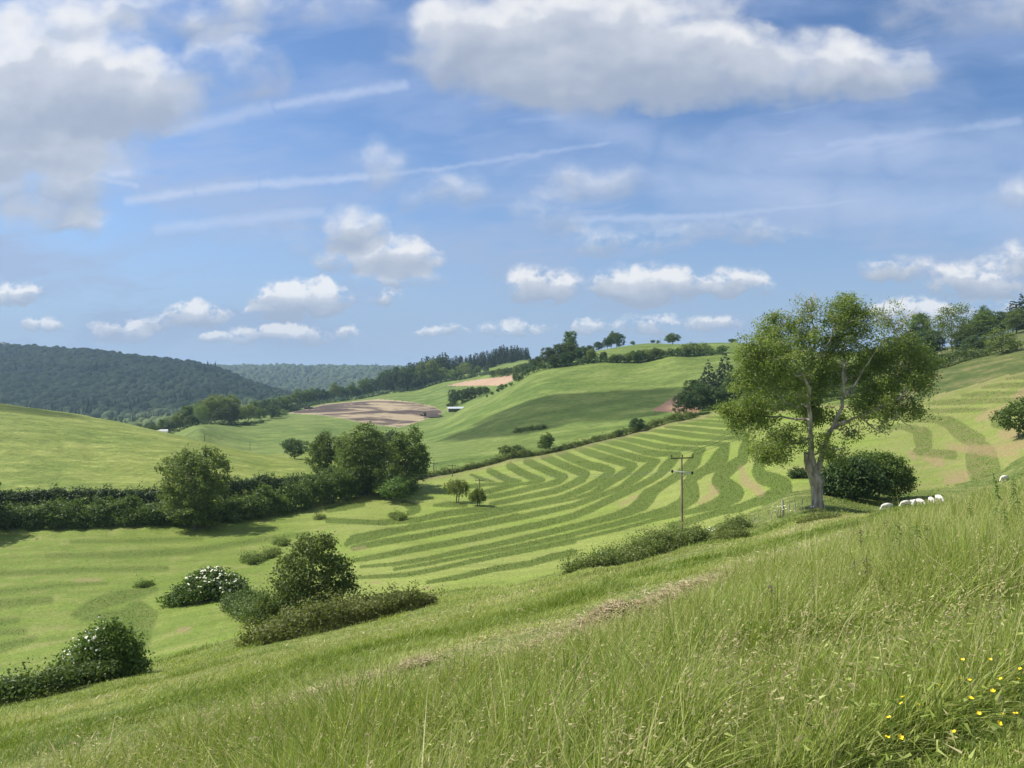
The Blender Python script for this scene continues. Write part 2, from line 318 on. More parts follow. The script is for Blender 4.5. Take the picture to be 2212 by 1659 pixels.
# ------------------------------------------------------------------ mowing bands traced in the photograph
def CV(ox, oy, k): return lambda p: (ox+k*p[0], oy+k*p[1], k*p[2])
cA, cB, cC, cD, cE, cF = CV(884.8, 884.8, .176), CV(1238.7, 840.6, .176), CV(1451.1, 955.6, .176), CV(707.8, 1017.5, .24), CV(0, 1106, .256), CV(1822.7, 752.1, .176)
def st(cv, *pts):
    q = [cv(p) for p in pts]
    return [(x, y, h*1.14+.45) for x, y, h in q]
BANDS = [
    st(cA, (755, 800, 10), (870, 850, 20), (1040, 888, 8)),
    st(cA, (980, 750, 32), (1100, 812, 35), (1220, 862, 30), (1360, 880, 15), (1200, 902, 11), (960, 920, 13), (750, 945, 24)),
    st(cA, (1230, 690, 40), (1370, 770, 38), (1500, 830, 38), (1640, 862, 22), (1560, 893, 17), (1350, 917, 14), (1150, 955, 26), (1000, 998, 26), (900, 1012, 18)),
    st(cA, (1440, 630, 40), (1600, 710, 40), (1760, 780, 40), (1905, 825, 34), (1830, 880, 34), (1690, 922, 28), (1500, 962, 24), (1300, 1012, 25), (1080, 1058, 23), (930, 1080, 18)),
    st(cA, (1650, 575, 40), (1830, 660, 40), (2000, 730, 42), (2165, 790, 42), (2120, 850, 42), (2000, 912, 36), (1850, 978, 32), (1650, 1030, 28), (1400, 1080, 26), (1150, 1130, 24), (1000, 1160, 20)),
    st(cB, (-180, 771, 40), (0, 855, 42), (200, 935, 44), (400, 978, 42), (472, 1005, 36), (380, 1085, 40), (200, 1190, 36), (0, 1285, 34), (-150, 1335, 28), (-400, 1388, 26), (-650, 1437, 24), (-911, 1468, 22), (-1211, 1496, 22), (-1581, 1535, 26), (-1811, 1585, 24), (-2011, 1600, 18), (-2400, 1625, 16)),
    st(cB, (20, 718, 26), (200, 780, 38), (400, 842, 40), (600, 902, 40), (755, 938, 28), (640, 1025, 44), (500, 1108, 40), (350, 1212, 36), (230, 1280, 26), (0, 1350, 12), (-250, 1395, 12), (-500, 1440, 16), (-800, 1500, 20), (-1200, 1570, 24), (-1600, 1640, 26), (-2011, 1690, 28)),
    st(cB, (170, 672, 22), (400, 732, 30), (600, 792, 34), (800, 850, 36), (1040, 880, 22), (930, 955, 50), (820, 1042, 50), (700, 1130, 44), (580, 1212, 30), (350, 1298, 26), (120, 1385, 26), (0, 1428, 26), (-311, 1500, 28), (-611, 1565, 30), (-911, 1620, 30), (-1250, 1690, 30)),
    st(cD, (1700, 405, 20), (1400, 475, 21), (1100, 535, 22), (800, 592, 22), (500, 640, 24), (230, 692, 20)),
    st(cB, (340, 627, 22), (600, 682, 30), (800, 742, 34), (1000, 790, 34), (1300, 800, 24), (1200, 892, 52), (1110, 982, 55), (1055, 1050, 38), (950, 1112, 36), (840, 1172, 34), (640, 1268, 36), (450, 1352, 36), (250, 1455, 36), (0, 1560, 34)),
    st(cD, (2212, 405, 25), (2000, 462, 26), (1700, 525, 26), (1400, 588, 25), (1100, 648, 24), (800, 700, 24), (500, 762, 22), (230, 805, 14)),
    st(cB, (520, 592, 20), (800, 642, 26), (1000, 692, 28), (1250, 725, 24), (1600, 740, 22), (1520, 800, 50), (1490, 880, 66), (1390, 985, 60), (1290, 1055, 44), (1120, 1160, 44), (1000, 1235, 52), (920, 1310, 80), (840, 1405, 78), (700, 1492, 50), (450, 1575, 36), (150, 1650, 30), (0, 1690, 28)),
    st(cD, (2212, 500, 23), (2000, 550, 22), (1750, 610, 22), (1500, 665, 20), (1200, 725, 18), (900, 790, 16), (600, 838, 14), (300, 862, 10)),
    st(cB, (720, 552, 18), (1000, 592, 24), (1250, 640, 26), (1500, 662, 22), (1900, 678, 20), (1850, 740, 58), (1810, 830, 84), (1740, 922, 78), (1600, 1005, 46), (1450, 1090, 58), (1425, 1200, 92), (1435, 1300, 100), (1350, 1400, 66), (1150, 1485, 42), (850, 1565, 34), (500, 1659, 28), (0, 1775, 24)),
    st(cD, (2212, 572, 20), (1900, 640, 18), (1500, 720, 15), (1200, 775, 14), (900, 835, 13), (600, 885, 12)),
    st(cB, (900, 500, 16), (1200, 530, 24), (1500, 572, 26), (1800, 600, 24), (2120, 602, 20), (2110, 660, 40), (2090, 760, 55), (2080, 860, 55), (1950, 950, 66), (1830, 1035, 80), (1800, 1130, 88), (1880, 1212, 105), (1970, 1275, 105), (1880, 1352, 80), (1700, 1425, 48), (1500, 1490, 30), (1250, 1545, 24), (1000, 1602, 20), (800, 1659, 18), (400, 1760, 17), (0, 1850, 16)),
    st(cD, (2212, 630, 22), (1900, 690, 20), (1600, 750, 18), (1300, 812, 17), (1000, 880, 16), (700, 935, 18), (260, 960, 10)),
    st(cB, (1130, 462, 14), (1500, 492, 22), (1800, 526, 22), (2150, 552, 20)),
    st(cB, (1290, 412, 10), (1600, 432, 18), (2100, 470, 18)),
    st(cB, (1430, 377, 9), (1700, 392, 13), (1980, 412, 13)), st(cB, (1620, 340, 8), (1900, 352, 14)), st(cB, (1780, 298, 8), (1950, 296, 14)),
    st(cC, (1080, 250, 55), (1060, 360, 65), (1110, 430, 75), (1250, 470, 85), (1360, 530, 95), (1370, 590, 95), (1250, 655, 78), (1050, 725, 52), (850, 800, 42), (600, 852, 34), (400, 910, 34), (200, 972, 38), (0, 1035, 42)),
    st(cD, (2212, 732, 24), (2000, 780, 26), (1800, 836, 24), (1500, 882, 22), (1200, 950, 20), (900, 1002, 12)),
    st(cD, (1900, 290, 16), (1600, 360, 22), (1300, 422, 24), (1000, 470, 24), (700, 520, 24), (420, 575, 34), (230, 615, 34), (170, 660, 20)),
    st(cD, (1500, 345, 12), (1300, 345, 16), (1000, 392, 22), (800, 442, 20), (500, 466, 18), (0, 445, 20)),
    st(cD, (0, 350, 20), (150, 320, 30), (320, 300, 16)), st(cD, (690, 290, 24), (800, 340, 34), (740, 375, 24)), st(cD, (960, 310, 10), (1100, 300, 22), (1250, 310, 10)),
    st(cE, (0, 520, 16), (600, 490, 22), (1400, 475, 18)), st(cE, (400, 370, 14), (1000, 362, 26), (1600, 332, 26), (2100, 250, 20), (2600, 180, 14)),
    st(cE, (0, 670, 18), (500, 622, 16), (900, 600, 10)), st(cE, (640, 862, 30), (800, 785, 52), (1000, 722, 52), (1310, 655, 22)), st(cE, (700, 900, 22), (1000, 872, 48), (1310, 862, 24)),
    st(cE, (1160, 900, 130), (1130, 1050, 125), (1100, 1210, 80)), st(cE, (0, 1020, 26), (200, 1010, 22)), st(cE, (0, 1142, 40), (290, 1070, 16)), st(cE, (0, 935, 30), (150, 915, 20)), st(cE, (0, 780, 36), (420, 742, 24)),
    st(cE, (600, 250, 10), (1200, 245, 18), (1700, 222, 12)),
    st(cF, (1040, 682, 14), (1300, 662, 30), (1700, 650, 28), (2212, 635, 26)), st(cF, (1450, 585, 12), (1650, 565, 30), (2000, 555, 20), (2212, 540, 14)), st(cF, (1700, 484, 12), (1900, 460, 24), (2212, 450, 26)), st(cF, (2000, 372, 10), (2212, 348, 24)),
    st(cF, (950, 775, 16), (1400, 762, 26), (1750, 752, 14)), st(cF, (740, 882, 24), (1100, 868, 36), (1300, 912, 66), (1400, 1000, 88), (1520, 1085, 92), (1680, 1115, 50)), st(cF, (440, 972, 20), (700, 962, 26), (880, 1000, 46), (970, 1080, 100), (985, 1190, 90)),
    st(cF, (1690, 1340, 170), (1720, 1480, 180)), st(cF, (880, 1275, 34), (1340, 1312, 50)), st(cF, (1850, 930, 40), (2000, 960, 50)),
]
SOIL = [st(cF, (1280, 1205, 30), (1500, 1230, 55), (1750, 1250, 60), (2000, 1220, 55), (2212, 1170, 60)), st(cF, (1640, 860, 40), (1800, 810, 62), (2000, 750, 60)), st(cF, (1000, 1350, 40), (1180, 1400, 60)), st(cF, (1280, 1620, 60), (1460, 1570, 80)),
        st(cF, (2100, 600, 40), (2212, 560, 60)), st(cF, (820, 1300, 40), (860, 1330, 40)), st(cF, (1800, 1310, 30), (2100, 1290, 40)), st(cC, (1450, 350, 20), (1620, 350, 50)),
        st(cF, (1950, 1060, 60), (2100, 1050, 60)), st(cB, (560, 1440, 20), (760, 1320, 24)), st(cB, (1560, 1390, 30), (1740, 1260, 50), (1680, 1180, 24)), st(cC, (860, 330, 40), (900, 470, 60), (1080, 600, 60)), st(cD, (220, 700, 10), (330, 690, 14)), st(cD, (380, 1010, 10), (470, 1000, 14)), st(cD, (850, 1050, 12), (940, 1045, 12)), st(cE, (640, 575, 14), (860, 570, 14)), st(cE, (1520, 1000, 24), (1600, 990, 20)), st(cC, (1450, 640, 20), (1650, 600, 20))]

def band_field(px, py, bands):
    """signed picture distance to the nearest band edge, positive inside"""
    best = np.full(px.shape, -99.0)
    for b in bands:
        xs = [p[0] for p in b]; ys = [p[1] for p in b]; mw = max(p[2] for p in b)+8
        sel = np.where((px > min(xs)-mw) & (px < max(xs)+mw) & (py > min(ys)-mw) & (py < max(ys)+mw))[0]
        if not len(sel): continue
        x = px[sel]; y = py[sel]; loc = np.full(len(sel), -99.0)
        for (x0, y0, h0), (x1, y1, h1) in zip(b, b[1:]):
            dx, dy = x1-x0, y1-y0; L2 = dx*dx+dy*dy+1e-9
            t = np.clip(((x-x0)*dx+(y-y0)*dy)/L2, 0, 1)
            d = np.hypot(x-x0-t*dx, y-y0-t*dy)
            loc = np.maximum(loc, (h0+(h1-h0)*t)-d)
        best[sel] = np.maximum(best[sel], loc)
    return best

def band_strength(px): return np.interp(px, [-400, 520, 760, 1560, 1800, 1900, 2212], [.78, .78, 1.0, 1.0, 1.0, .86, .86])

def in_poly(px, py, poly):
    ins = np.zeros(px.shape, bool); n = len(poly)
    for i in range(n):
        x0, y0 = poly[i]; x1, y1 = poly[(i+1) % n]
        c = ((y0 > py) != (y1 > py)) & (px < (x1-x0)*(py-y0)/((y1-y0) if y1 != y0 else 1e-9)+x0)
        ins ^= c
    return ins

# ------------------------------------------------------------------ ground materials
def new_mat(name):
    m = bpy.data.materials.new(name); m.use_nodes = True
    return m, NT(m.node_tree)

def finish(t, shader): t.link(shader, t.n('ShaderNodeOutputMaterial').inputs[0])

def mat_pasture(name, c0, c1, c2, s_big, s_small, bump=0.5, streak=(1, 1, 1), thin=None):
    m, t = new_mat(name)
    pos = t.n('ShaderNodeNewGeometry').outputs['Position']
    pm = t.v('MULTIPLY', pos, streak)
    big = t.noise(pm, s_big, 4, .55); mid = t.noise(pm, s_big*5.5, 4, .6); sm = t.noise(pm, s_small, 3, .65)
    c = t.mix(t.step(big, .33, .67), c0, c1)
    c = t.mix(t.m('MULTIPLY', t.step(mid, .42, .72), .7), c, c2)
    k = t.m('MULTIPLY_ADD', t.m('SUBTRACT', sm, .5), 1.3, 1.0)
    k2 = t.m('MULTIPLY_ADD', t.m('SUBTRACT', mid, .5), 1.15, 1.0)
    c = t.v('SCALE', c, scale=t.m('MULTIPLY', k, k2))
    bp = t.n('ShaderNodeBump', {'Strength': bump, 'Distance': 1.0/s_small, 'Height': t.m('ADD', sm, t.m('MULTIPLY', mid, .5))})
    b = t.n('ShaderNodeBsdfPrincipled', {'Base Color': c, 'Roughness': .85, 'Specular IOR Level': .15, 'Normal': bp.outputs[0]})
    finish(t, b.outputs[0]); return m

def mat_mown():
    m, t = new_mat('mown_grass')
    pos = t.n('ShaderNodeNewGeometry').outputs['Position']
    sd = t.n('ShaderNodeAttribute', attribute_name='band').outputs['Fac']; so_ = t.n('ShaderNodeAttribute', attribute_name='soil').outputs['Fac']
    rt = t.n('ShaderNodeAttribute', attribute_name='thin').outputs['Fac']
    sm = t.noise(pos, 2.6, 4, .7); mid = t.noise(pos, .35, 4, .6); big = t.noise(pos, .05, 3, .5); fine = t.noise(pos, 7.5, 2, .6)
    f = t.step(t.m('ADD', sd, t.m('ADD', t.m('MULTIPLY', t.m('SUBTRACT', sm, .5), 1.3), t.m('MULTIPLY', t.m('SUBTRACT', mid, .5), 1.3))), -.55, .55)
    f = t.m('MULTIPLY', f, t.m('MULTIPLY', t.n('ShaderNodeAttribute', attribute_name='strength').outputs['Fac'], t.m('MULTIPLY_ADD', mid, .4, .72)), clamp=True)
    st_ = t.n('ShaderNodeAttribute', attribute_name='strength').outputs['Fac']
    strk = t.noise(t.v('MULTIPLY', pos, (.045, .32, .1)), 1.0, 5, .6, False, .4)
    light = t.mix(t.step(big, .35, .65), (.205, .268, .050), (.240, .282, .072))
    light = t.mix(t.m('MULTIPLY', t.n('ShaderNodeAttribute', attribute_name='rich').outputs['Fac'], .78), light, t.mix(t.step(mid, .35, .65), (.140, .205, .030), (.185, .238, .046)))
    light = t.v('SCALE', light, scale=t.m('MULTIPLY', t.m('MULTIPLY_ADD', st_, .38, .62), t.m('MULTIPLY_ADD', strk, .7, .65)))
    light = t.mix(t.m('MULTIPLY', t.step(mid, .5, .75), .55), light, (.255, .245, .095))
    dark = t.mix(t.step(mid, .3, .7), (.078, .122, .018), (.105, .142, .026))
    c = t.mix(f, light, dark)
    c = t.mix(t.m('MULTIPLY', rt, .75), c, t.mix(t.step(mid, .35, .65), (.15, .18, .05), (.24, .19, .10)))
    sf = t.m('MULTIPLY', t.step(t.m('ADD', so_, t.m('MULTIPLY', t.m('SUBTRACT', t.noise(pos, .8, 4, .65), .5), 3.4)), -.5, 1.1), .66)
    c = t.mix(sf, c, t.mix(sm, (.25, .185, .095), (.30, .21, .12)))
    k = t.m('MULTIPLY', t.m('MULTIPLY_ADD', t.m('SUBTRACT', sm, .5), 1.1, 1.0), t.m('MULTIPLY_ADD', t.m('SUBTRACT', fine, .5), .9, 1.0))
    c = t.v('SCALE', c, scale=k)
    bp = t.n('ShaderNodeBump', {'Strength': .75, 'Distance': .35, 'Height': t.m('ADD', sm, t.m('MULTIPLY', fine, .4))})
    b = t.n('ShaderNodeBsdfPrincipled', {'Base Color': c, 'Roughness': .85, 'Specular IOR Level': .15, 'Normal': bp.outputs[0]})
    finish(t, b.outputs[0]); return m

def mat_plough(name, ca, cb, cc, ang, s):
    m, t = new_mat(name)
    pos = t.n('ShaderNodeNewGeometry').outputs['Position']
    rot = t.n('ShaderNodeVectorRotate', {'Vector': pos, 'Angle': ang}, rotation_type='Z_AXIS').outputs[0]
    n1 = t.noise(t.v('MULTIPLY', rot, (.011*s, .024*s, 0)), 1.0, 6, .66, False, 1.2); n2 = t.noise(t.v('MULTIPLY', rot, (.05*s, .6*s, 0)), 1.0, 3, .6)
    c = t.mix(t.step(n1, .45, .58), ca, cb)
    c = t.mix(t.m('MULTIPLY', t.step(n2, .45, .75), .6), c, cc)
    c = t.mix(t.m('MULTIPLY', t.n('ShaderNodeAttribute', attribute_name='rim').outputs['Fac'], .8), c, tuple(v*1.25 for v in cb))
    b = t.n('ShaderNodeBsdfPrincipled', {'Base Color': c, 'Roughness': .95, 'Specular IOR Level': .1})
    finish(t, b.outputs[0]); return m

# ------------------------------------------------------------------ ground: one polar sheet of quads around the standpoint, split where the land use changes
pxs = np.linspace(-420, 2760, 1180); Ls = np.concatenate([np.linspace(math.log(.7), math.log(6), 110)[:-1], np.linspace(math.log(6), math.log(900), 470)[:-1], np.linspace(math.log(900), math.log(5200), 110)])
PXg, Yg = np.meshgrid(pxs, np.exp(Ls)); NR, NC = PXg.shape
Rg = rise(PXg, Yg)
GV = np.stack([(PXg-CX)/FL*Yg, Yg, Rg*Yg], -1)
PYg = CY-FL*Rg
dx_ = np.gradient(GV, axis=1); dy_ = np.gradient(GV, axis=0)
GN = np.cross(dx_, dy_); GN /= np.linalg.norm(GN, axis=-1, keepdims=True)

YB = ([-420, 0, 300, 640, 900, 1106, 1400, 1500, 1600, 1765, 1900, 2030, 2212, 2760], [32, 34, 38, 43, 48, 51, 66, 74, 79, 84, 88, 89, 92, 94])
YU = ([-420, 300, 600, 760, 850, 930, 1106, 1300, 1450, 1580, 1780, 1980, 2212, 2760], [116, 117, 128, 140, 158, 173, 191, 207, 222, 237, 212, 168, 162, 160])
POLY_PLOUGH = [(616, 893), (700, 873), (820, 861.5), (880, 866), (936, 876), (962, 890), (930, 903), (892, 916), (862, 924), (800, 917), (740, 905), (690, 897)]
POLY_PINK = [(952, 835), (1010, 822), (1110, 809), (1136, 808), (1116, 820), (1080, 834)]
POLY_RED = [(1402, 888), (1440, 866), (1462, 849), (1478, 845), (1500, 832), (1520, 832), (1510, 895), (1450, 892)]
POLY_STRIPE2 = [(890, 1000), (890, 950), (905, 948), (960, 955), (1035, 965), (1045, 968), (1010, 982), (950, 1000), (915, 1012)]
reg = np.full(PXg.shape, 3, np.int8)
reg[Yg < np.interp(PXg, *YB)] = 0
reg[(Yg >= np.interp(PXg, *YB)) & (Yg < np.interp(PXg, *YU))] = 1
reg[(PXg < 730) & (Yg >= np.interp(PXg, *YU)) & (Yg < 300)] = 2
reg[(PXg > 1880) & (Yg >= np.interp(PXg, *YU)) & (Yg < 420)] = 7
reg[in_poly(PXg, PYg, POLY_PLOUGH) & (Yg > 430) & (Yg < 800)] = 4
reg[in_poly(PXg, PYg, POLY_PINK) & (Yg > 560) & (Yg < 850)] = 5
reg[in_poly(PXg, PYg, POLY_RED) & (Yg > 215) & (Yg < 330)] = 6
reg[in_poly(PXg, PYg, POLY_STRIPE2) & (Yg > 180) & (Yg < 330) & (reg == 3)] = 9
reg[Yg > 860] = 8
G_PASTURE = ((.090, .142, .025), (.124, .170, .036), (.156, .182, .050))
GM = {0: ('meadow', mat_pasture('meadow_turf', (.090, .130, .028), (.130, .165, .040), (.200, .190, .075), .12, 2.2)),
      1: ('mown_field', mat_mown()),
      2: ('hillside_pasture', mat_pasture('hill_pasture_grass', (.125, .176, .026), (.165, .204, .036), (.205, .218, .058), .030, .75, .6, (.7, 1.3, 1))),
      3: ('pasture', mat_pasture('pasture_grass', *G_PASTURE, .013, .5, .4, (.8, 1.2, 1))),
      4: ('ploughed_field', mat_plough('ploughed_soil', (.068, .050, .044), (.33, .265, .170), (.150, .110, .085), .35, 1.0)),
      5: ('stubble_field', mat_plough('dry_soil', (.36, .25, .17), (.33, .22, .15), (.42, .31, .21), .2, 1.0)),
      6: ('bare_soil', mat_plough('red_soil', (.26, .155, .105), (.30, .185, .125), (.20, .120, .085), 1.1, 3.0)),
      7: ('bank', mat_pasture('bank_turf', (.070, .100, .024), (.100, .125, .034), (.165, .130, .066), .03, .8, .5)),
      9: ('hay_strip', mat_plough('striped_grass', (.105, .150, .036), (.150, .190, .056), (.120, .160, .040), .25, 9.0)),
      8: ('hills', mat_pasture('far_ground', (.045, .075, .022), (.060, .090, .026), (.080, .105, .032), .006, .1, .2))}
fr = np.stack([reg[:-1, :-1], reg[1:, :-1], reg[:-1, 1:], reg[1:, 1:]]).min(0)
vid = np.arange(NR*NC).reshape(NR, NC)
quads = np.stack([vid[:-1, :-1], vid[:-1, 1:], vid[1:, 1:], vid[1:, :-1]], -1)
flatV = GV.reshape(-1, 3); flatN = GN.reshape(-1, 3)
for rid, (nm, mat) in GM.items():
    q = quads[fr == rid].reshape(-1, 4)
    if not len(q): continue
    used, inv = np.unique(q, return_inverse=True)
    at = {}
    if rid == 1:
        X_, Y_ = PXg.ravel()[used], PYg.ravel()[used]
        edge = np.clip((np.interp(X_, *YU)*0.965-Yg.ravel()[used])/4.0, -1, 1)
        at = {'band': np.clip(band_field(X_, Y_, BANDS)/np.where(X_ < 640, 8.0, 2.6), -1.5, 1.5), 'soil': np.clip(band_field(X_, Y_, SOIL)/7.0, -2, 1.0), 'thin': np.maximum(np.clip(.5-.5*edge, 0, 1)*(X_ > 800), .48*sstep(X_, 1860, 2000)), 'strength': band_strength(X_), 'rich': 1-sstep(X_, 520, 880)}
    if rid == 4:
        ring = [(x, y, 1.6) for x, y in POLY_PLOUGH+POLY_PLOUGH[:1]]
        at = {'rim': np.clip(band_field(PXg.ravel()[used], PYg.ravel()[used], [ring])/1.5+.5, 0, 1)}
    me = build_mesh(nm, flatV[used], [inv.reshape(-1, 4)], mat, at, True, flatN[used])
    add_obj(nm, me, kind='structure')

# ------------------------------------------------------------------ foliage
def mat_leaf(name, c0, c1, c2, trans=.32, rough=.55, vary=.14, hue=0.012):
    m, t = new_mat(name)
    tint = t.n('ShaderNodeAttribute', attribute_name='tint').outputs['Fac']
    r = t.n('ShaderNodeObjectInfo').outputs['Random']
    c = t.mix(t.step(tint, .0, .55), c0, c1); c = t.mix(t.step(tint, .55, 1.0), c, c2)
    hs = t.n('ShaderNodeHueSaturation', {'Hue': t.m('MULTIPLY_ADD', r, hue*2, .5-hue), 'Value': t.m('MULTIPLY_ADD', t.m('FRACT', t.m('MULTIPLY', r, 7.31)), vary*2, 1-vary), 'Color': c})
    b = t.n('ShaderNodeBsdfPrincipled', {'Base Color': hs.outputs[0], 'Roughness': rough, 'Specular IOR Level': .25})
    tr = t.n('ShaderNodeBsdfTranslucent', {'Color': t.v('MULTIPLY', hs.outputs[0], (1.25, 1.25, .7))})
    finish(t, t.n('ShaderNodeMixShader', {0: trans, 1: b.outputs[0], 2: tr.outputs[0]}).outputs[0]); return m

def mat_bark(name, c0, c1, s=3.0):
    m, t = new_mat(name)
    pos = t.n('ShaderNodeTexCoord').outputs['Object']
    n = t.noise(t.v('MULTIPLY', pos, (1, 1, .3)), s, 5, .65)
    b = t.n('ShaderNodeBsdfPrincipled', {'Base Color': t.mix(t.step(n, .35, .65), c0, c1), 'Roughness': .9,
            'Normal': t.n('ShaderNodeBump', {'Strength': .8, 'Distance': .08, 'Height': n}).outputs[0]})
    finish(t, b.outputs[0]); return m

def mat_plain(name, c, rough=.6, metal=0.0, var=.15, s=4.0):
    m, t = new_mat(name)
    n = t.noise(t.n('ShaderNodeTexCoord').outputs['Object'], s, 4, .6)
    b = t.n('ShaderNodeBsdfPrincipled', {'Base Color': t.v('SCALE', c, scale=t.m('MULTIPLY_ADD', n, var*2, 1-var)), 'Roughness': rough, 'Metallic': metal})
    finish(t, b.outputs[0]); return m

LEAF = {'mid': mat_leaf('broad_leaves', (0.060, 0.103, 0.021), (0.102, 0.163, 0.031), (0.177, 0.239, 0.059), .36),
        'dark': mat_leaf('dark_leaves', (0.038, 0.072, 0.023), (0.060, 0.105, 0.030), (0.097, 0.146, 0.042), .30),
        'light': mat_leaf('pale_leaves', (0.102, 0.146, 0.038), (0.155, 0.212, 0.052), (0.231, 0.286, 0.089), .36),
        'ash': mat_leaf('ash_leaves', (.125, .178, .034), (.222, .290, .062), (.360, .420, .125), .47),
        'conifer': mat_leaf('conifer_needles', (0.023, 0.046, 0.025), (0.038, 0.067, 0.034), (0.060, 0.095, 0.046), .18),
        'fir': mat_leaf('blue_needles', (0.054, 0.084, 0.048), (0.075, 0.112, 0.063), (0.107, 0.151, 0.084), .2),
        'hedge': mat_leaf('hedge_leaves', (0.054, 0.087, 0.021), (0.091, 0.140, 0.031), (0.171, 0.224, 0.057), .32, vary=.05, hue=.01),
        'bramble': mat_leaf('bramble_leaves', (.098, .138, .036), (.160, .200, .054), (.235, .245, .095), .36),
        'bright': mat_leaf('young_leaves', (.078, .112, .020), (.125, .170, .032), (.200, .245, .056), .40)}
BARK = mat_bark('bark', (.11, .095, .075), (.19, .165, .13))
BARKP = mat_bark('pale_bark', (.19, .165, .13), (.52, .46, .38), 2.2)
M_FLOWER = mat_plain('elder_blossom', (.78, .76, .60), .8)

def unit(v): return v/np.maximum(np.linalg.norm(v, axis=-1, keepdims=True), 1e-9)

def leaf_quads(cs, size, rng, up=.35, asp=.55, out=None):
    """one diamond leaf at every centre"""
    n = len(cs); nr = rng.normal(size=(n, 3)); nr[:, 2] += up
    if out is not None: nr += out
    nr = unit(nr); t = unit(np.cross(nr, rng.normal(size=(n, 3)))); b = np.cross(nr, t)
    s = (size*rng.uniform(.65, 1.35, n))[:, None] if np.ndim(size) == 0 else (size*rng.uniform(.65, 1.35, n))[:, None]
    v = np.stack([cs-t*s*.5, cs+b*s*.5*asp+t*s*.08, cs+t*s*.5, cs-b*s*.5*asp+t*s*.08], 1).reshape(-1, 3)
    f = np.arange(4*n).reshape(n, 4)
    return v, f

def tubes(p0, p1, r0, r1, sides=6):
    p0, p1 = np.asarray(p0, float), np.asarray(p1, float); r0, r1 = np.asarray(r0, float), np.asarray(r1, float)
    m = len(p0); d = unit(p1-p0); ref = np.where(abs(d[:, 2:3]) < .9, np.array([[0, 0, 1.]]), np.array([[1., 0, 0]]))
    u = unit(np.cross(d, ref)); w = np.cross(d, u)
    an = np.arange(sides)/sides*2*math.pi
    ring = u[:, None]*np.cos(an)[None, :, None] + w[:, None]*np.sin(an)[None, :, None]
    v = np.concatenate([p0[:, None]+ring*r0[:, None, None], p1[:, None]+ring*r1[:, None, None]], 1).reshape(-1, 3)
    i = np.arange(sides); j = (i+1) % sides
    base = (np.arange(m)*2*sides)[:, None]
    f = np.stack([base+i, base+j, base+sides+j, base+sides+i], -1).reshape(-1, 4)
    return v, f

class Skeleton:
    def __init__(s): s.p = []; s.par = []; s.r = []; s.fix = []
    def add(s, p, par, r): s.p.append(np.asarray(p, float)); s.par.append(par); s.r.append(r); return len(s.p)-1
    def limb(s, pts, r0, r1, par=-1, step=.6, rng=None, wob=0.0):
        pts = [np.asarray(p, float) for p in pts]
        if par >= 0: pts = [s.p[par]]+pts
        L = [0]
        for a, b in zip(pts, pts[1:]): L.append(L[-1]+np.linalg.norm(b-a))
        tot = L[-1]; n = max(2, int(tot/step)); last = par
        P_ = np.array(pts)
        for k in range(0 if par < 0 else 1, n+1):
            d = tot*k/n
            q = np.array([np.interp(d, L, P_[:, c]) for c in range(3)])
            if rng is not None and 0 < k < n: q = q+rng.normal(size=3)*wob
            last = s.add(q, last, r0+(r1-r0)*(k/n))
        return last
    def nearest(s, q):
        A = np.array(s.p); d = np.linalg.norm(A-q, axis=1) + np.maximum(A[:, 2]-q[2], 0)*.8
        return int(np.argmin(d))
    def mesh(s, sides=6):
        k = [i for i in range(len(s.p)) if s.par[i] >= 0]
        p0 = np.array([s.p[s.par[i]] for i in k]); p1 = np.array([s.p[i] for i in k])
        r1 = np.array([s.r[i] for i in k]); r0 = np.array([min(s.r[s.par[i]], s.r[i]*1.6+.01) for i in k])
        e = unit(p1-p0)*(r1[:, None]*.4)
        return tubes(p0-e*.5, p1+e, r0, r1, sides)

def blob_cloud(blobs, n, rng, low=-.35, inside=.2):
    """clump centres on the outsides of overlapping lumps"""
    B = np.array(blobs, float); w = (B[:, 3]*B[:, 5]); w = w/w.sum()
    out = []; nor = []
    while len(out) < n:
        k = rng.choice(len(B), size=n, p=w)
        d = unit(rng.normal(size=(n, 3)))
        ok = d[:, 2] > low-rng.uniform(0, .4, n)
        rad = np.where(rng.uniform(size=n) < inside, rng.uniform(.2, .8, n), rng.uniform(.82, 1.04, n))
        q = B[k, :3]+d*B[k, 3:]*rad[:, None]
        dd = (((q[:, None]-B[None, :, :3])/B[None, :, 3:])**2).sum(-1); dd[np.arange(n), k] = 9
        ok &= (dd.min(1) > .55) | (rng.uniform(size=n) < inside*.6)
        for i in np.where(ok)[0]:
            out.append(q[i]); nor.append(d[i])
    return np.array(out[:n]), np.array(nor[:n])

def crown_mesh(name, blobs, nclump, nleaf, leaf, spread, mat, seed, low=-.35, inside=.2, up=.35, outw=.7, zmin=None):
    rng = np.random.default_rng(seed)
    c, d = blob_cloud(blobs, nclump, rng, low, inside)
    if zmin is not None: c[:, 2] = np.maximum(c[:, 2], zmin)
    k = np.repeat(np.arange(nclump), nleaf)
    sp = np.asarray(spread) if np.ndim(spread) else np.array([spread, spread, spread*.7])
    pts = c[k]+rng.normal(size=(len(k), 3))*sp
    if zmin is not None: pts[:, 2] = np.maximum(pts[:, 2], zmin*.3)
    v, f = leaf_quads(pts, leaf, rng, up, .6, d[k]*outw)
    tint = np.clip(rng.uniform(0, 1, nclump)[k]*.55+rng.uniform(0, 1, len(k))*.45, 0, 1)
    return build_mesh(name, v, [f], mat, {'tint': np.repeat(tint, 4)}, False), c

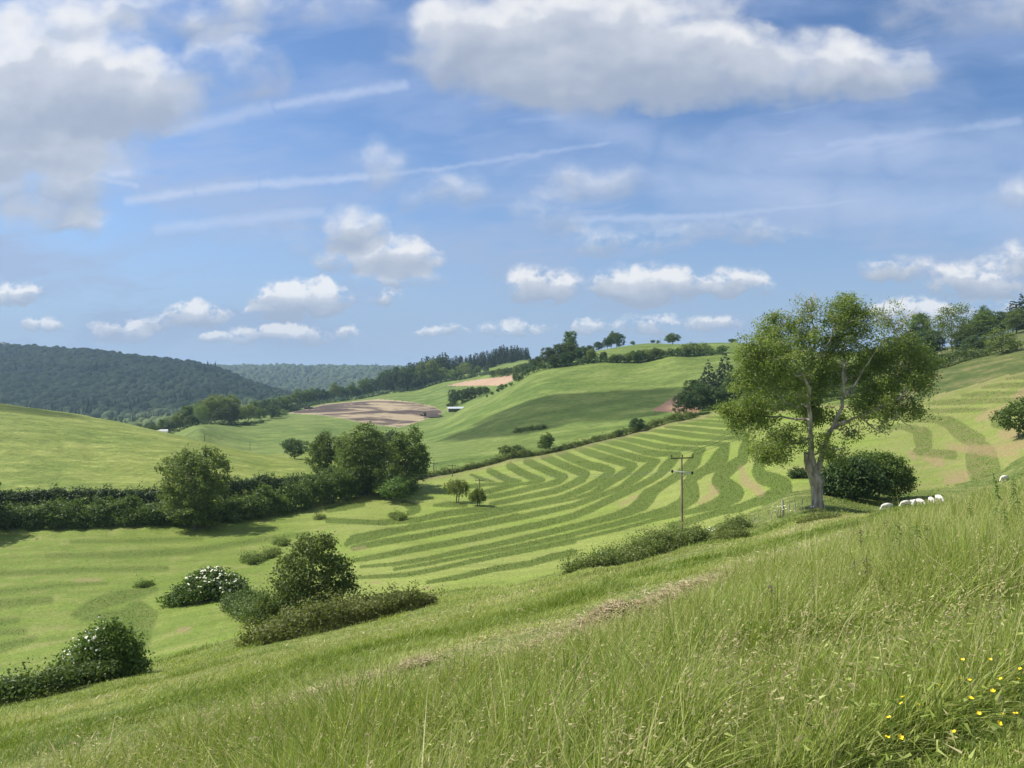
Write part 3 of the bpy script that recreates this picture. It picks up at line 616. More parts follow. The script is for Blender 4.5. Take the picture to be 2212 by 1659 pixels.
def lumps(center, rad, n, rb, rng, flat=1.0):
    out = [(*center, rad[0]*.62, rad[1]*.62, rad[2]*.62)]
    for i in range(n):
        # spread evenly over the ellipsoid
        z = 1-1.75*(i+.5)/n; a = i*2.39996+rng.uniform(-.4, .4); r = math.sqrt(max(0, 1-z*z))
        k = rng.uniform(.52, .80)
        b = rb*rng.uniform(.7, 1.3)
        out.append((center[0]+rad[0]*k*r*math.cos(a), center[1]+rad[1]*k*r*math.sin(a), center[2]+rad[2]*k*z, b*rad[0], b*rad[1], b*rad[2]*.85*flat))
    return out

PROTO = {}
def proto_tree(key, kind='mid', H=12.0, W_=9.0, base=.22, nl=14, rb=.42, clumps=230, nleaf=38, leaf=.42, spread=.42, seed=1, low=-.35, inside=.2, trunk=.28, bark=None, limbs=7):
    """a broadleaf tree: crown of overlapping lumps above a tapered trunk with limbs"""
    rng = np.random.default_rng(seed)
    z0 = base*H; cz = (z0+H)/2; rz = (H-z0)/2
    bl = lumps((rng.uniform(-.4, .4), rng.uniform(-.4, .4), cz), (W_/2, W_/2, rz), nl, rb, rng)
    me, c = crown_mesh('crown', bl, clumps, nleaf, leaf, spread, LEAF[kind], seed+50, low, inside, zmin=.35)
    sk = Skeleton(); top = sk.limb([(0, 0, -1.2), (0, 0, 0), (rng.uniform(-.3, .3), rng.uniform(-.3, .3), cz*.8), (0, 0, H*.86)], trunk, trunk*.2, rng=rng, wob=.05)
    for b in bl[1:limbs+1]:
        q = np.array(b[:3]); i = sk.nearest(q-np.array([0, 0, rz*.5]))
        sk.limb([(sk.p[i]+q)/2+np.array([0, 0, .25]), q], sk.r[i]*.5, .03, i, .8, rng, .06)
    v, f = sk.mesh(6)
    PROTO[key] = (me, build_mesh('trunk', v, [f], bark or BARK), H, W_)

def proto_conifer(key, kind='conifer', H=16.0, R=3.0, seed=1, n=260, nleaf=26, leaf=.5, ragged=.25, z0=.08):
    rng = np.random.default_rng(seed)
    z = z0+(1-z0)*(1-np.sqrt(rng.uniform(0, 1, n))); a = rng.uniform(0, 6.283, n)
    r = R*np.maximum(1-z, 0)**.8*(1+ragged*np.sin(z*60+rng.uniform(0, 6, n)))*rng.uniform(.55, 1.08, n)+.05
    c = np.stack([r*np.cos(a), r*np.sin(a), z*H-r*.18], -1)
    k = np.repeat(np.arange(n), nleaf)
    pts = c[k]+rng.normal(size=(len(k), 3))*np.array([.34, .34, .22])*(.35+.65*np.maximum(1-z[k], .1))[:, None]
    d = np.stack([np.cos(a), np.sin(a), -.15*np.ones(n)], -1)
    v, f = leaf_quads(pts, leaf, rng, .5, .4, d[k]*.5)
    tint = rng.uniform(0, 1, n)[k]*.5+rng.uniform(0, 1, len(k))*.5
    me = build_mesh('crown', v, [f], LEAF[kind], {'tint': np.repeat(tint, 4)}, False)
    tv, tf = tubes([(0, 0, -1.2), (0, 0, H*.4)], [(0, 0, H*.4), (0, 0, H*.98)], [.22, .16], [.16, .02], 6)
    PROTO[key] = (me, build_mesh('trunk', tv, [tf], BARK), H, R*2)

proto_tree('round_a', 'mid', 12, 9, .0, seed=3); proto_tree('round_b', 'mid', 12, 9.5, -.03, 18, .38, 270, seed=8); proto_tree('round_c', 'light', 12, 9, -.03, 20, .36, 300, 40, .36, .38, seed=13)
proto_tree('dark_a', 'dark', 11, 9.5, -.06, 14, .42, seed=21); proto_tree('dark_b', 'dark', 12, 8.5, -.03, 15, .40, seed=24)
proto_tree('tall_a', 'light', 16, 8.5, .05, 24, .33, 330, 36, .40, .45, 31, inside=.15); proto_tree('tall_b', 'mid', 16, 8, .05, 22, .34, 320, 36, .42, .45, 35)
proto_tree('tall_d', 'dark', 16, 8.5, .04, 24, .34, 320, 36, .44, .45, 38, inside=.2); proto_tree('bush_a', 'mid', 4.0, 4.6, 0.0, 10, .45, 120, 30, .26, .24, 41, -.9, trunk=.1); proto_tree('bush_b', 'dark', 4.0, 5.0, 0.0, 10, .45, 120, 30, .26, .24, 44, -.9, trunk=.1)
proto_tree('bush_c', 'light', 4.0, 4.4, 0.0, 11, .42, 120, 28, .24, .26, 47, -.9, trunk=.1); proto_tree('airy', 'light', 13, 10, .10, 16, .36, 210, 26, .36, .55, 53, inside=.1, bark=BARKP, limbs=14)
proto_conifer('con_a', 'conifer', 18, 3.2, 61); proto_conifer('con_b', 'conifer', 16, 3.6, 64, ragged=.35); proto_conifer('fir_a', 'fir', 17, 5.6, 67, 420, 26, .55, .4, .03); proto_conifer('young', 'light', 9, 2.0, 71, 150, 18, .4, .3, .02)

rs = random.Random(5)
def plant(key, name, px, Y, hpx, label, cat='tree', group=None, wk=1.0, py=None, lo=None, hi=None, sink=.0, hm=None, rot=None):
    """one tree or bush: HPX is its height in the picture at its distance"""
    if py is not None: Y = Y_at(px, py, lo, hi)
    crown, trunk, H, W_ = PROTO[key]
    h = hm if hm else hpx*Y/FL
    p = ground_at(px, Y)
    e = add_obj(name, None, loc=(p.x, p.y, p.z-sink), label=label, cat=cat, group=group)
    s = h/H; e.scale = (s*wk, s*wk, s); e.rotation_euler = (0, 0, rs.uniform(0, 6.283) if rot is None else rot)
    add_obj('crown', crown, e); add_obj('trunk', trunk, e)
    return e

# --- trees and bushes one by one, by picture column, distance and height in the picture
T = plant
# clump in the valley
T('bush_b', 'broadleaf_tree', 637, 218, 44, 'small dark round tree standing alone at the foot of the far pasture', wk=1.15)
T('round_a', 'broadleaf_tree', 705, 168, 104, 'green tree on the left edge of the valley clump behind the hedge', group='trees in the valley clump', wk=1.0)
T('tall_a', 'broadleaf_tree', 792, 143, 160, 'tallest pale leafed tree in the middle of the valley clump', group='trees in the valley clump', wk=1.32)
T('round_b', 'broadleaf_tree', 876, 150, 132, 'broad dense tree on the field side of the valley clump', group='trees in the valley clump', wk=.98)
T('round_a', 'broadleaf_tree', 758, 156, 112, 'mid green tree half hidden behind the tallest tree of the valley clump', group='trees in the valley clump', wk=.85)
T('dark_a', 'broadleaf_tree', 836, 158, 124, 'shaded dark tree between the tallest and the broad tree of the clump', group='trees in the valley clump', wk=.9)
T('bush_a', 'bush', 850, 134, 52, 'low rounded bush at the front foot of the valley clump', 'bush', wk=1.15)
T('bush_c', 'bush', 846, 139, 82, 'taller grey green bush behind the low rounded bush of the clump', 'bush', wk=.75)
# hedge tree at left
T('round_c', 'broadleaf_tree', 417, 112.2, 186, 'full crowned pale green tree growing out of the long double hedge', wk=1.0, rot=1.2)
T('bush_a', 'bush', 420, 110.5, 62, 'skirt of low growth round the foot of the hedge tree', 'bush', wk=1.35)
# upper hedge of the mown field
T('bush_a', 'bush', 1094, 193.5, 26, 'wide low bush in the scrubby hedge above the stripes', 'bush', wk=1.2)
T('bush_b', 'bush', 1118, 195, 24, 'dark bush beside the wide low bush in the scrubby hedge', 'bush', wk=1.0)
T('round_b', 'broadleaf_tree', 1181, 200, 40, 'small round tree standing alone in the scrubby hedge above the stripes', wk=1.1)
T('dark_a', 'bush', 1377, 214, 31, 'dark dome shaped bush in the scrubby hedge below the green hill', 'bush', wk=1.3)
T('bush_b', 'bush', 1335, 210, 15, 'little dark bush left of the dome shaped bush', 'bush', wk=1.2)
# copse at the bare soil corner
for k, px, Y, h, lb, wk in [('dark_a', 1484, 236, 56, 'dark broadleaf tree nearest the bare red soil', 1.1), ('dark_b', 1518, 242, 60, 'dark broadleaf tree second from the bare red soil', 1.15), ('dark_a', 1556, 240, 52, 'low dark broadleaf tree at the right foot of the copse', 1.3),
                            ('fir_a', 1530, 256, 100, 'blue green fir with a pointed top in the copse', .95), ('fir_a', 1566, 260, 112, 'tallest blue green fir of the copse', .95), ('dark_b', 1590, 250, 70, 'dark tree of the copse behind the outer twigs of the big ash', 1.2), ('dark_b', 1500, 250, 66, 'dark tree wedged behind the two front trees of the copse', 1.0)]:
    T(k, 'fir_tree' if k == 'fir_a' else 'broadleaf_tree', px, Y, h, lb, group='copse by the bare soil', wk=wk)
# edge of the big green hill
GH = 'trees along the top of the green hill'
for k, px, Y, h, lb, wk in [('dark_a', 1163, 436, 30, 'small dark tree at the left end of the hilltop belt', 1.0), ('dark_b', 1186, 430, 44, 'second dark tree from the left end of the hilltop belt', 1.15), ('dark_a', 1210, 428, 50, 'broad dark tree in the thick of the hilltop belt', 1.15),
                            ('dark_b', 1236, 426, 46, 'dark tree right of the broad one in the hilltop belt', 1.15), ('tall_b', 1231, 446, 66, 'tree rising above the rest of the hilltop belt', .95), ('dark_a', 1256, 420, 38, 'dark tree at the right end of the thick hilltop belt', 1.1), ('tall_a', 1278, 412, 32, 'paler grey green tree next to the thick hilltop belt', 1.35), ('dark_b', 1198, 420, 30, 'low dark tree in front of the hilltop belt', 1.4), ('dark_b', 1224, 418, 32, 'low dark tree in front of the tallest one of the belt', 1.4)]:
    T(k, 'broadleaf_tree', px, Y, h, lb, group=GH, wk=wk)
T('dark_b', 'bush', 1304, 409, 22, 'dark pointed bush at the left end of the hilltop hedge', 'bush', wk=1.2)
for i, (px, h) in enumerate([(1324, 17), (1338, 18), (1352, 20), (1368, 24), (1383, 26), (1398, 27), (1412, 25), (1427, 20), (1446, 17)]):
    T(('bush_a', 'bush_b', 'bush_c')[i % 3], 'bush', px, 405-i*.5, h, 'rounded bush in the hedge along the top of the green hill', 'bush', 'bushes of the hilltop hedge', .95)
for px, h, lb in [(1476, 26, 'left of the three tall pale bushes in the hilltop hedge'), (1500, 29, 'middle one of the three tall pale bushes in the hilltop hedge'), (1524, 26, 'right of the three tall pale bushes in the hilltop hedge')]:
    T('bush_c', 'bush', px, 398, h, lb, 'bush', 'tall pale bushes in the hilltop hedge', 1.1)
T('bush_a', 'bush', 1561, 393, 17, 'dark bush at the right end of the hilltop hedge', 'bush', wk=1.3)
for k, px, Y, h, lb, wk in [('dark_a', 1332, 556, 34, 'largest dark tree on the skyline', 1.1), ('dark_b', 1312, 556, 26, 'dark tree stepping down left of the largest skyline tree', 1.1), ('dark_a', 1293, 556, 20, 'lower dark tree at the left of the skyline group', 1.3), ('dark_b', 1274, 550, 15, 'lowest dark tree at the left end of the skyline group', 1.5), ('tall_a', 1321, 566, 38, 'paler tree poking above the largest skyline tree', .9)]:
    T(k, 'broadleaf_tree', px, Y, h, lb, group='dark trees on the skyline', wk=wk)
T('round_a', 'oak_tree', 1453, 548, 25, 'lone wide oak standing by itself on the skyline', wk=1.75)
T('bush_b', 'bush', 1410, 548, 8, 'tiny bush on the skyline left of the lone oak', 'bush'); T('bush_a', 'bush', 1422, 540, 8, 'tiny bush in the upper meadow below the lone oak', 'bush', wk=.8)
T('bush_a', 'bush', 1366, 550, 9, 'small bush just right of the dark skyline trees', 'bush'); T('bush_b', 'bush', 1583, 535, 10, 'low dark bush on the skyline by the crown of the big ash', 'bush', wk=1.8)
for i, (px, py, h) in enumerate([(1114, 829, 20), (1131, 812, 10), (1140, 806, 10), (1147, 800, 9), (1082, 846, 14), (1075, 850, 9), (1093, 840, 9), (1062, 858, 8), (1150, 796, 24), (1052, 866, 6)]):
    T(('round_a', 'bush_a', 'dark_a')[i % 3], 'broadleaf_tree' if h > 13 else 'bush', px, 0, h, 'little tree on the fence line beside the pink field' if h > 13 else 'small shrub on the fence line running down from the pink field', 'tree' if h > 13 else 'bush',
      'little trees on the fence line' if h > 13 else 'shrubs on the fence line', 1.0, py, 470, 620)
for i, px in enumerate([1066, 1080, 1094, 1108, 1122, 1136, 1150]):
    T(('dark_a', 'bush_a', 'bush_b')[i % 3], 'bush', px, 690-i*18, 17+(i*7) % 6, 'dark bush in the row above the pink field', 'bush', 'bushes above the pink field', 1.2)
# shed trees
for k, px, Y, h, lb, wk in [('dark_b', 980, 575, 40, 'dark upright tree behind the left end of the shed', .8), ('dark_a', 998, 560, 34, 'broad dark tree behind the shed roof', 1.3), ('dark_a', 1016, 552, 30, 'round dark tree right of the shed', 1.2), ('dark_b', 1036, 540, 22, 'smaller dark tree further right of the shed', 1.2), ('dark_a', 1050, 530, 18, 'last low tree of the group right of the shed', 1.2), ('bush_b', 975, 566, 16, 'dark bush at the left corner of the shed', 1.2)]:
    T(k, 'broadleaf_tree' if 'bush' not in k else 'bush', px, Y, h, lb, 'tree' if 'bush' not in k else 'bush', 'trees round the shed', wk)
# wood on the ridge: conifers at the back, broadleaves along the near edge
rr = random.Random(11)
for i in range(64):
    px = 955+185*(i/63)+rr.uniform(-3, 3); Y = rr.uniform(850, 960)
    T(('con_a', 'con_b')[i % 2], 'conifer_tree', px, Y, rr.uniform(33, 42)*(1-.25*max(0, (px-1090)/50)), 'dark conifer in the plantation on the ridge', 'conifer', 'dark conifers of the ridge plantation', rr.uniform(1.0, 1.3))
for i in range(22):
    px = 880+85*(i/21)+rr.uniform(-3, 3); Y = rr.uniform(850, 930)
    T(('con_a', 'con_b')[i % 2], 'conifer_tree', px, Y, rr.uniform(44, 56), 'dark conifer in the lower part of the ridge plantation', 'conifer', 'dark conifers of the lower plantation', rr.uniform(1.0, 1.3))
for i in range(26):
    px = 832+120*(i/25)+rr.uniform(-3, 3)
    T(('con_a', 'tall_d', 'con_b')[i % 3], 'woodland_tree', px, rr.uniform(842, 880), rr.uniform(40, 52)-max(0, 872-px)*.35, 'dark tree in the thick of the lower ridge wood', 'tree', 'dark trees in the thick of the ridge wood', rr.uniform(1.1, 1.4))
RW = 'broadleaf trees along the ridge wood'
for i, (k, px, h, lb, wk) in enumerate([('tall_d', 826, 44, 'outermost broadleaf at the lower end of the ridge wood', 1.2), ('dark_b', 842, 48, 'second broadleaf from the lower end of the ridge wood', 1.1), ('tall_d', 858, 52, 'third broadleaf from the lower end of the ridge wood', 1.1), ('dark_a', 874, 52, 'dark broadleaf in the lower ridge wood', .95), ('tall_d', 890, 54, 'tall green broadleaf in the lower ridge wood', 1.0), ('tall_a', 914, 58, 'left of two pale tall broadleaves before the conifers', 1.1), ('tall_a', 934, 56, 'right of two pale tall broadleaves before the conifers', 1.1), ('round_c', 954, 34, 'pale rounded broadleaf at the edge of the pink field wood', 1.1), ('bush_c', 972, 24, 'brownish bush at the edge of the ridge wood', 1.2), ('airy', 1003, 36, 'spreading tree with a visible forked trunk before the conifers', 1.1), ('bush_a', 986, 20, 'low bush beside the forked tree', 1.4), ('round_b', 1032, 20, 'rounded tree by itself right of the forked tree', 1.2), ('bush_c', 1020, 14, 'low pale bush below the forked tree', 1.2), ('dark_a', 902, 40, 'shaded tree in front of the pale tall broadleaves', 1.1), ('dark_b', 1050, 15, 'little dark tree at the end of the broadleaf edge', 1.3)]):
    T(k, 'broadleaf_tree' if 'bush' not in k else 'bush', px, 838-(px-826)*.22, h, lb, 'tree' if 'bush' not in k else 'bush', RW, wk)
# tree line on the near side of the far valley
VL = 'tree line beyond the valley pastures'
for k, px, Y, h, lb, wk in [('round_a', 328, 420, 34, 'leftmost tree of the valley tree line by the white sheds', 1.1), ('tall_b', 352, 450, 36, 'dim tree behind the white sheds', 1.2), ('tall_a', 382, 450, 42, 'pale slim tree in the left part of the valley tree line', 1.3), ('tall_b', 404, 440, 50, 'tree with thin trunk left of the dominant group', 1.2), ('airy', 428, 455, 48, 'yellowish tree with a visible pale trunk in the tree line', 1.1), ('tall_a', 452, 465, 60, 'tall tree left of the dome in the tree line', 1.2),
                            ('round_c', 484, 475, 66, 'tallest dome shaped tree of the valley tree line', 1.25), ('dark_a', 480, 455, 40, 'dark tree in front of the tallest dome', 1.15), ('dark_b', 500, 470, 42, 'dark tree at the right foot of the tallest dome', 1.1), ('round_c', 536, 500, 42, 'pale tree standing in the dip of the tree line', 1.2), ('dark_a', 515, 500, 26, 'low dark tree in the dip of the tree line', 1.4), ('round_a', 562, 520, 30, 'round tree right of the dip in the tree line', 1.2), ('dark_a', 585, 540, 32, 'dark round tree left of the ploughed field', 1.3), ('bush_c', 604, 560, 18, 'pale thorn bush left of the ploughed field', 1.6), ('round_b', 625, 660, 36, 'tree behind the far corner of the ploughed field', 1.2), ('tall_b', 550, 560, 38, 'hazy tree behind the pale one in the dip of the tree line', 1.3), ('dark_b', 575, 600, 36, 'hazy dark tree at the back of the tree line', 1.4), ('round_a', 604, 640, 36, 'hazy round tree behind the pale thorn bush', 1.4), ('tall_b', 440, 490, 52, 'tall hazy tree at the back left of the dome', 1.3), ('tall_a', 464, 500, 62, 'tall pale tree at the back of the dome', 1.3), ('dark_a', 415, 430, 26, 'low dark tree in the left half of the tree line', 1.5), ('dark_b', 366, 440, 28, 'low dark tree by the white sheds', 1.4)]:
    T(k, 'broadleaf_tree' if 'bush' not in k else 'bush', px, Y, h, lb, 'tree' if 'bush' not in k else 'bush', VL, wk)
for k, px, h, lb, wk in [('round_a', 646, 40, 'first tree above the top edge of the ploughed field', 1.2), ('round_b', 668, 36, 'second tree above the top edge of the ploughed field', 1.2), ('dark_a', 690, 34, 'dark tree above the top edge of the ploughed field', 1.2), ('tall_a', 722, 42, 'slender pale tree above the ploughed field', 1.1), ('dark_b', 742, 30, 'dark tree right of the slender pale tree', 1.2), ('tall_a', 760, 38, 'pale slender tree next to a gap above the ploughed field', 1.0), ('round_b', 786, 40, 'round tree above the right end of the ploughed field', 1.2), ('dark_a', 806, 38, 'dark tree joining the field edge to the ridge wood', 1.2), ('dark_a', 706, 26, 'low dark tree in the hedge above the ploughed field', 1.5), ('dark_b', 772, 24, 'low dark tree filling the gap above the ploughed field', 1.5)]:
    T(k, 'broadleaf_tree', px, 720+(px-646)*.55, h, lb, 'tree', 'trees above the ploughed field', wk)
for i in range(16):
    px = 108+i*10+rr.uniform(-3, 3)
    T('young', 'conifer_tree', px, 400+rr.uniform(-15, 25), 31-abs(i-6)*.7+rr.uniform(-3, 3), 'young grey green conifer showing above the left hill', 'conifer', 'young conifers behind the left hill', 1.3)
# right side woods
for k, px, Y, h, lb, wk in [('airy', 2056, 232, 112, 'big spreading pale tree above the right hand field', 1.0), ('dark_a', 2110, 214, 42, 'dark rounded tree under the big spreading pale tree', 1.5), ('bush_c', 2166, 196, 58, 'bronze green bush at the top of the right hand field', .95), ('dark_b', 2010, 240, 66, 'dark tree left of the big spreading pale tree', 1.2), ('dark_a', 1975, 250, 72, 'dark tree behind the right side of the big ash', 1.2), ('dark_b', 1935, 260, 70, 'dark tree seen through the right side of the big ash', 1.3), ('dark_a', 1890, 262, 62, 'dark tree hidden behind the middle of the big ash', 1.3), ('tall_b', 1986, 290, 92, 'tall tree at the back behind the ash', 1.1),
                            ('round_b', 2124, 300, 60, 'rounded tree in the wood at the upper right', 1.3), ('dark_b', 2160, 310, 56, 'dark tree in the middle of the upper right wood', 1.3), ('round_a', 2196, 300, 56, 'green tree at the right border of the upper right wood', 1.3), ('round_a', 2128, 340, 74, 'round headed tree standing above the upper right wood', .8), ('con_b', 2188, 350, 74, 'dark conifer showing above the upper right wood', 1.3), ('con_a', 2206, 350, 80, 'second dark conifer above the upper right wood', 1.3), ('dark_a', 2094, 290, 52, 'dark tree at the left end of the upper right wood', 1.3), ('dark_b', 2240, 290, 60, 'dark tree cut by the right border of the picture', 1.3), ('dark_b', 2080, 226, 50, 'dark tree at the foot of the big spreading pale tree', 1.3)]:
    T(k, 'conifer_tree' if k[:3] == 'con' else ('bush' if 'bush' in k else 'broadleaf_tree'), px, Y, h, lb, 'tree' if 'bush' not in k else 'bush', 'woods above the right hand field', wk)
for i, px in enumerate([1640, 1680, 1725, 1770, 1815, 1855]):
    T(('dark_a', 'dark_b', 'round_a')[i % 3], 'broadleaf_tree', px, 238-i*2, 56+(i*13) % 20, 'dark tree glimpsed through the crown of the big ash', 'tree', 'trees behind the big ash', 1.3)
T('bush_a', 'bush', 2200, 0, 84, 'round bush in the brown patches at the right border', 'bush', wk=1.0, py=948, lo=88, hi=130)
T('dark_a', 'broadleaf_tree', -185, 106, 270, 'dark tree outside the left border shading the valley', wk=1.0)

# ------------------------------------------------------------------ hedges and thickets
def thicket(name, path, mat, dens, leaf, seed, label, cat, group=None, clump=26, spread=.3, flowers=0, even=0.0):
    """PATH: (px, distance, height, width); a continuous lumpy mass of leaves along it"""
    rng = np.random.default_rng(seed)
    pts = [(np.array(ground_at(px, Y)), h, w) for px, Y, h, w in path]
    L = [0]
    for a, b in zip(pts, pts[1:]): L.append(L[-1]+np.linalg.norm((b[0]-a[0])[:2]))
    n = int(L[-1]*dens)
    d = rng.uniform(0, L[-1], n)
    ctr = np.stack([np.interp(d, L, [p[0][c] for p in pts]) for c in range(3)], -1)
    h = np.interp(d, L, [p[1] for p in pts]); w = np.interp(d, L, [p[2] for p in pts])
    i = np.clip(np.searchsorted(L, d)-1, 0, len(pts)-2)
    dirs = unit(np.array([np.append((pts[k+1][0]-pts[k][0])[:2], 0) for k in range(len(pts)-1)]))[i]
    side = np.stack([-dirs[:, 1], dirs[:, 0], np.zeros(n)], -1)
    lump = .38+.55*fbm(d/2.6+seed*7, np.zeros(n)+seed, seed, 3)+.55*vnoise(d/1.7+3, np.zeros(n)+seed, seed+1)**1.5
    h = h*(lump*(1-even)+even*.88)
    a = rng.uniform(0.02, math.pi-.02, n); inn = np.where(rng.uniform(size=n) < .22, rng.uniform(.3, .9, n), rng.uniform(.86, 1.06, n))
    sw = np.sign(np.cos(a))*abs(np.cos(a))**.7; sh = np.sin(a)**.6
    lump2 = .6+.8*vnoise(d/1.3, a*2, seed+3)
    off = side*(sw*w*.5*inn*lump2)[:, None]
    c = ctr+off
    c[:, 2] = gz(c[:, 0], c[:, 1])+np.maximum(sh*h*inn*(.85+.3*vnoise(d/1.1, a*1.5, seed+8)), .05)
    nor = side*sw[:, None]+np.array([0, 0, 1.])*sh[:, None]
    k = np.repeat(np.arange(n), clump)
    p = c[k]+rng.normal(size=(len(k), 3))*np.array([spread, spread, spread*.75])
    shoot = (rng.uniform(size=n) < .10)[k]; p = p+nor[k]*(shoot*rng.uniform(0, 2.2, len(k))*spread*1.6)[:, None]+np.array([0, 0, 1.])*(shoot*rng.uniform(0, 1.5, len(k))*spread)[:, None]
    v, f = leaf_quads(p, leaf, rng, .4, .6, nor[k]*.8)
    tint = np.clip(.45*rng.uniform(0, 1, n)[k]+.25*fbm(d/3.0, d*0, seed+5, 2)[k]+.35*rng.uniform(0, 1, len(k)), 0, 1)
    org = pts[len(pts)//2][0]
    v -= np.repeat(org[None], len(v), 0)
    o = add_obj(name, build_mesh(name, v, [f], LEAF[mat], {'tint': np.repeat(tint, 4)}, False), loc=org, label=label, cat=cat, group=group)
    if flowers:
        top = np.where((sh > .55) & (inn > .85))[0]; pick = rng.choice(top, min(flowers, len(top)), replace=False)
        add_obj('blossom', umbels(c[pick]+nor[pick]*.25-org, .10, rng), o)
    return o

def umbels(cs, r, rng):
    """flat flower heads facing up and out"""
    vs, fs = [], []; o = 0
    for c in cs:
        rad = r*rng.uniform(.6, 1.25); n = unit(np.array([rng.normal()*.5, rng.normal()*.5-.35, 1.1])); t = unit(np.cross(n, [1, .3, .1])); b = np.cross(n, t)
        m = 9
        ring = [c+(t*math.cos(q/m*6.283)+b*math.sin(q/m*6.283))*rad*rng.uniform(.65, 1.1)+n*rng.uniform(-.02, .02) for q in range(m)]
        vs += ring+[c+n*rad*.25, c-n*rad*.5]
        for q in range(m):
            fs.append((o+q, o+(q+1) % m, o+m)); fs.append((o+(q+1) % m, o+q, o+m+1))
        o += m+2
    return build_mesh('blossom', np.array(vs), [np.array(fs)], M_FLOWER, None, False)

thicket('hedge', [(-330, 112.0, 3.1, 3.2), (0, 111.5, 3.2, 3.4), (150, 112.5, 3.2, 3.4), (300, 114, 3.4, 3.6), (420, 115, 3.0, 3.4), (520, 118, 3.4, 3.6), (620, 125, 3.7, 4.0), (700, 134, 4.2, 4.4), (770, 141, 4.8, 5.0)], 'mid', 44, .34, 3, 'long front hedge of mixed bushes along the valley floor, shaded on its near side', 'hedge', 'double hedge of the sunken lane', 30, .32, even=.1)
thicket('hedge', [(-330, 124, 2.3, 1.8), (0, 124, 2.3, 1.8), (350, 126, 2.3, 1.8), (480, 131, 2.4, 2.0), (600, 143, 2.5, 2.2), (700, 155, 2.7, 2.4), (760, 162, 2.7, 2.4)], 'dark', 30, .32, 4, 'trimmed rear hedge at the foot of the left hill', 'hedge', 'double hedge of the sunken lane', 26, .24, even=.8)
thicket('hedge', [(868, 166, .9, 1.1), (930, 174, .9, 1.0), (1020, 182, 1.0, 1.1), (1085, 189.5, 1.3, 1.4), (1150, 195, 1.3, 1.4), (1250, 203, 1.2, 1.3), (1330, 210, 1.8, 1.6), (1400, 216, 1.7, 1.6), (1460, 224, 2.2, 1.9), (1500, 230, 1.5, 1.6)], 'bramble', 18, .30, 5, 'low scrubby hedge with brown stems between stripes and green hill', 'hedge', None, 20, .25)
thicket('hedge', [(1100, 424, 2.6, 3), (1180, 421, 3.4, 4), (1300, 407, 3.2, 4), (1400, 401, 3.0, 4), (1480, 396, 3.0, 4), (1560, 391, 2.6, 3)], 'dark', 3.2, .8, 6, 'hedge base running along the top of the green hill', 'hedge', None, 18, .6)
thicket('hedge', [(612, 640, 2.6, 4), (660, 700, 3.4, 5), (740, 750, 3.4, 5), (820, 790, 3.6, 5), (905, 815, 3.4, 5), (985, 795, 2.6, 4), (1040, 772, 2.4, 4), (1100, 700, 2.2, 4)], 'dark', 2.4, .9, 7, 'dark hedge line at the foot of the ridge wood', 'hedge', None, 18, .7)
thicket('hedge', [(330, 405, 1.6, 2), (420, 425, 1.8, 2), (500, 452, 1.8, 2), (570, 500, 1.6, 2)], 'dark', 3.2, .6, 8, 'low hedge at the foot of the valley tree line', 'hedge', None, 16, .45)
thicket('bush', [(690, 150, 3.2, 3.5), (760, 146, 4.2, 4), (820, 143, 4.5, 4.5), (890, 147, 4.0, 4)], 'mid', 36, .36, 29, 'dense undergrowth round the trunks of the valley clump', 'bush', None, 28, .36)
thicket('hedge', [(1640, 224, 3.5, 4), (1800, 219, 3.5, 4), (1900, 210, 3.5, 4), (1990, 206, 3.0, 4), (2080, 204, 2.6, 5), (2150, 203, 2.4, 5)], 'hedge', 12, .45, 9, 'rough growth below the woods above the right hand field', 'hedge', None, 20, .45)
thicket('hedge_strip', [(1112, 258, .9, 2.2), (1150, 254, 1.1, 2.6), (1176, 250, .9, 2.2)], 'hedge', 10, .35, 12, 'short strip of scrub below the green hill', 'hedge', None, 18, .3)
thicket('bramble_thicket', [(545, 31.5, .7, 2.0), (610, 32.5, .85, 2.6), (700, 34, .8, 2.6), (790, 36, .85, 2.4), (870, 37.5, .95, 2.0), (925, 38.8, .5, 1.4)], 'bramble', 95, .125, 13, 'low sprawling bramble bank in front of the hawthorn', 'bramble', None, 26, .16)
thicket('bramble_thicket', [(1235, 47, .35, 1.2), (1275, 48.5, .7, 1.8), (1315, 50, .55, 1.6), (1360, 52, 1.25, 2.6), (1410, 55, 1.6, 3.0), (1445, 57.5, 1.5, 3.0), (1490, 60.5, 1.35, 2.6), (1515, 62, .5, 1.4)], 'bramble', 90, .15, 14, 'bramble mound at the foot of the timber power pole', 'bramble', None, 26, .2, 14)
thicket('bramble_thicket', [(-60, 25.5, .9, 1.9), (60, 26.5, .95, 2.0), (150, 27.5, 1.0, 2.0), (240, 29.2, .8, 1.8), (292, 30.5, .5, 1.2)], 'hedge', 100, .115, 15, 'bramble bank under the flowering elder in the lower left', 'bramble', None, 26, .14)
thicket('bramble_thicket', [(1560, 66, .5, 1.4), (1585, 67, .9, 1.8), (1608, 68, .4, 1.2)], 'bramble', 80, .15, 16, 'small dark bramble clump between the power pole and the fence posts', 'bramble', None, 24, .18)
thicket('bramble_thicket', [(1552, 55, .5, 1.4), (1580, 56, .8, 1.8), (1604, 57, .4, 1.2)], 'bramble', 80, .13, 17, 'little bramble clump lower on the bank right of the pole', 'bramble', None, 22, .15)
thicket('bramble_thicket', [(1735, 55, .35, 1.2), (1765, 56, .45, 1.4), (1800, 57, .3, 1.2)], 'bramble', 50, .12, 18, 'faint patch of scrub in the grass below the big ash', 'bramble', None, 20, .14)
thicket('bush', [(505, Y_at(505, 1308, 38, 80), .9, 1.6), (535, Y_at(535, 1322, 38, 80), 1.0, 1.8), (565, Y_at(565, 1345, 34, 80), .8, 1.5)], 'hedge', 70, .14, 19, 'dark scrub between the white flowering elder and the hawthorn', 'bush', None, 24, .18)
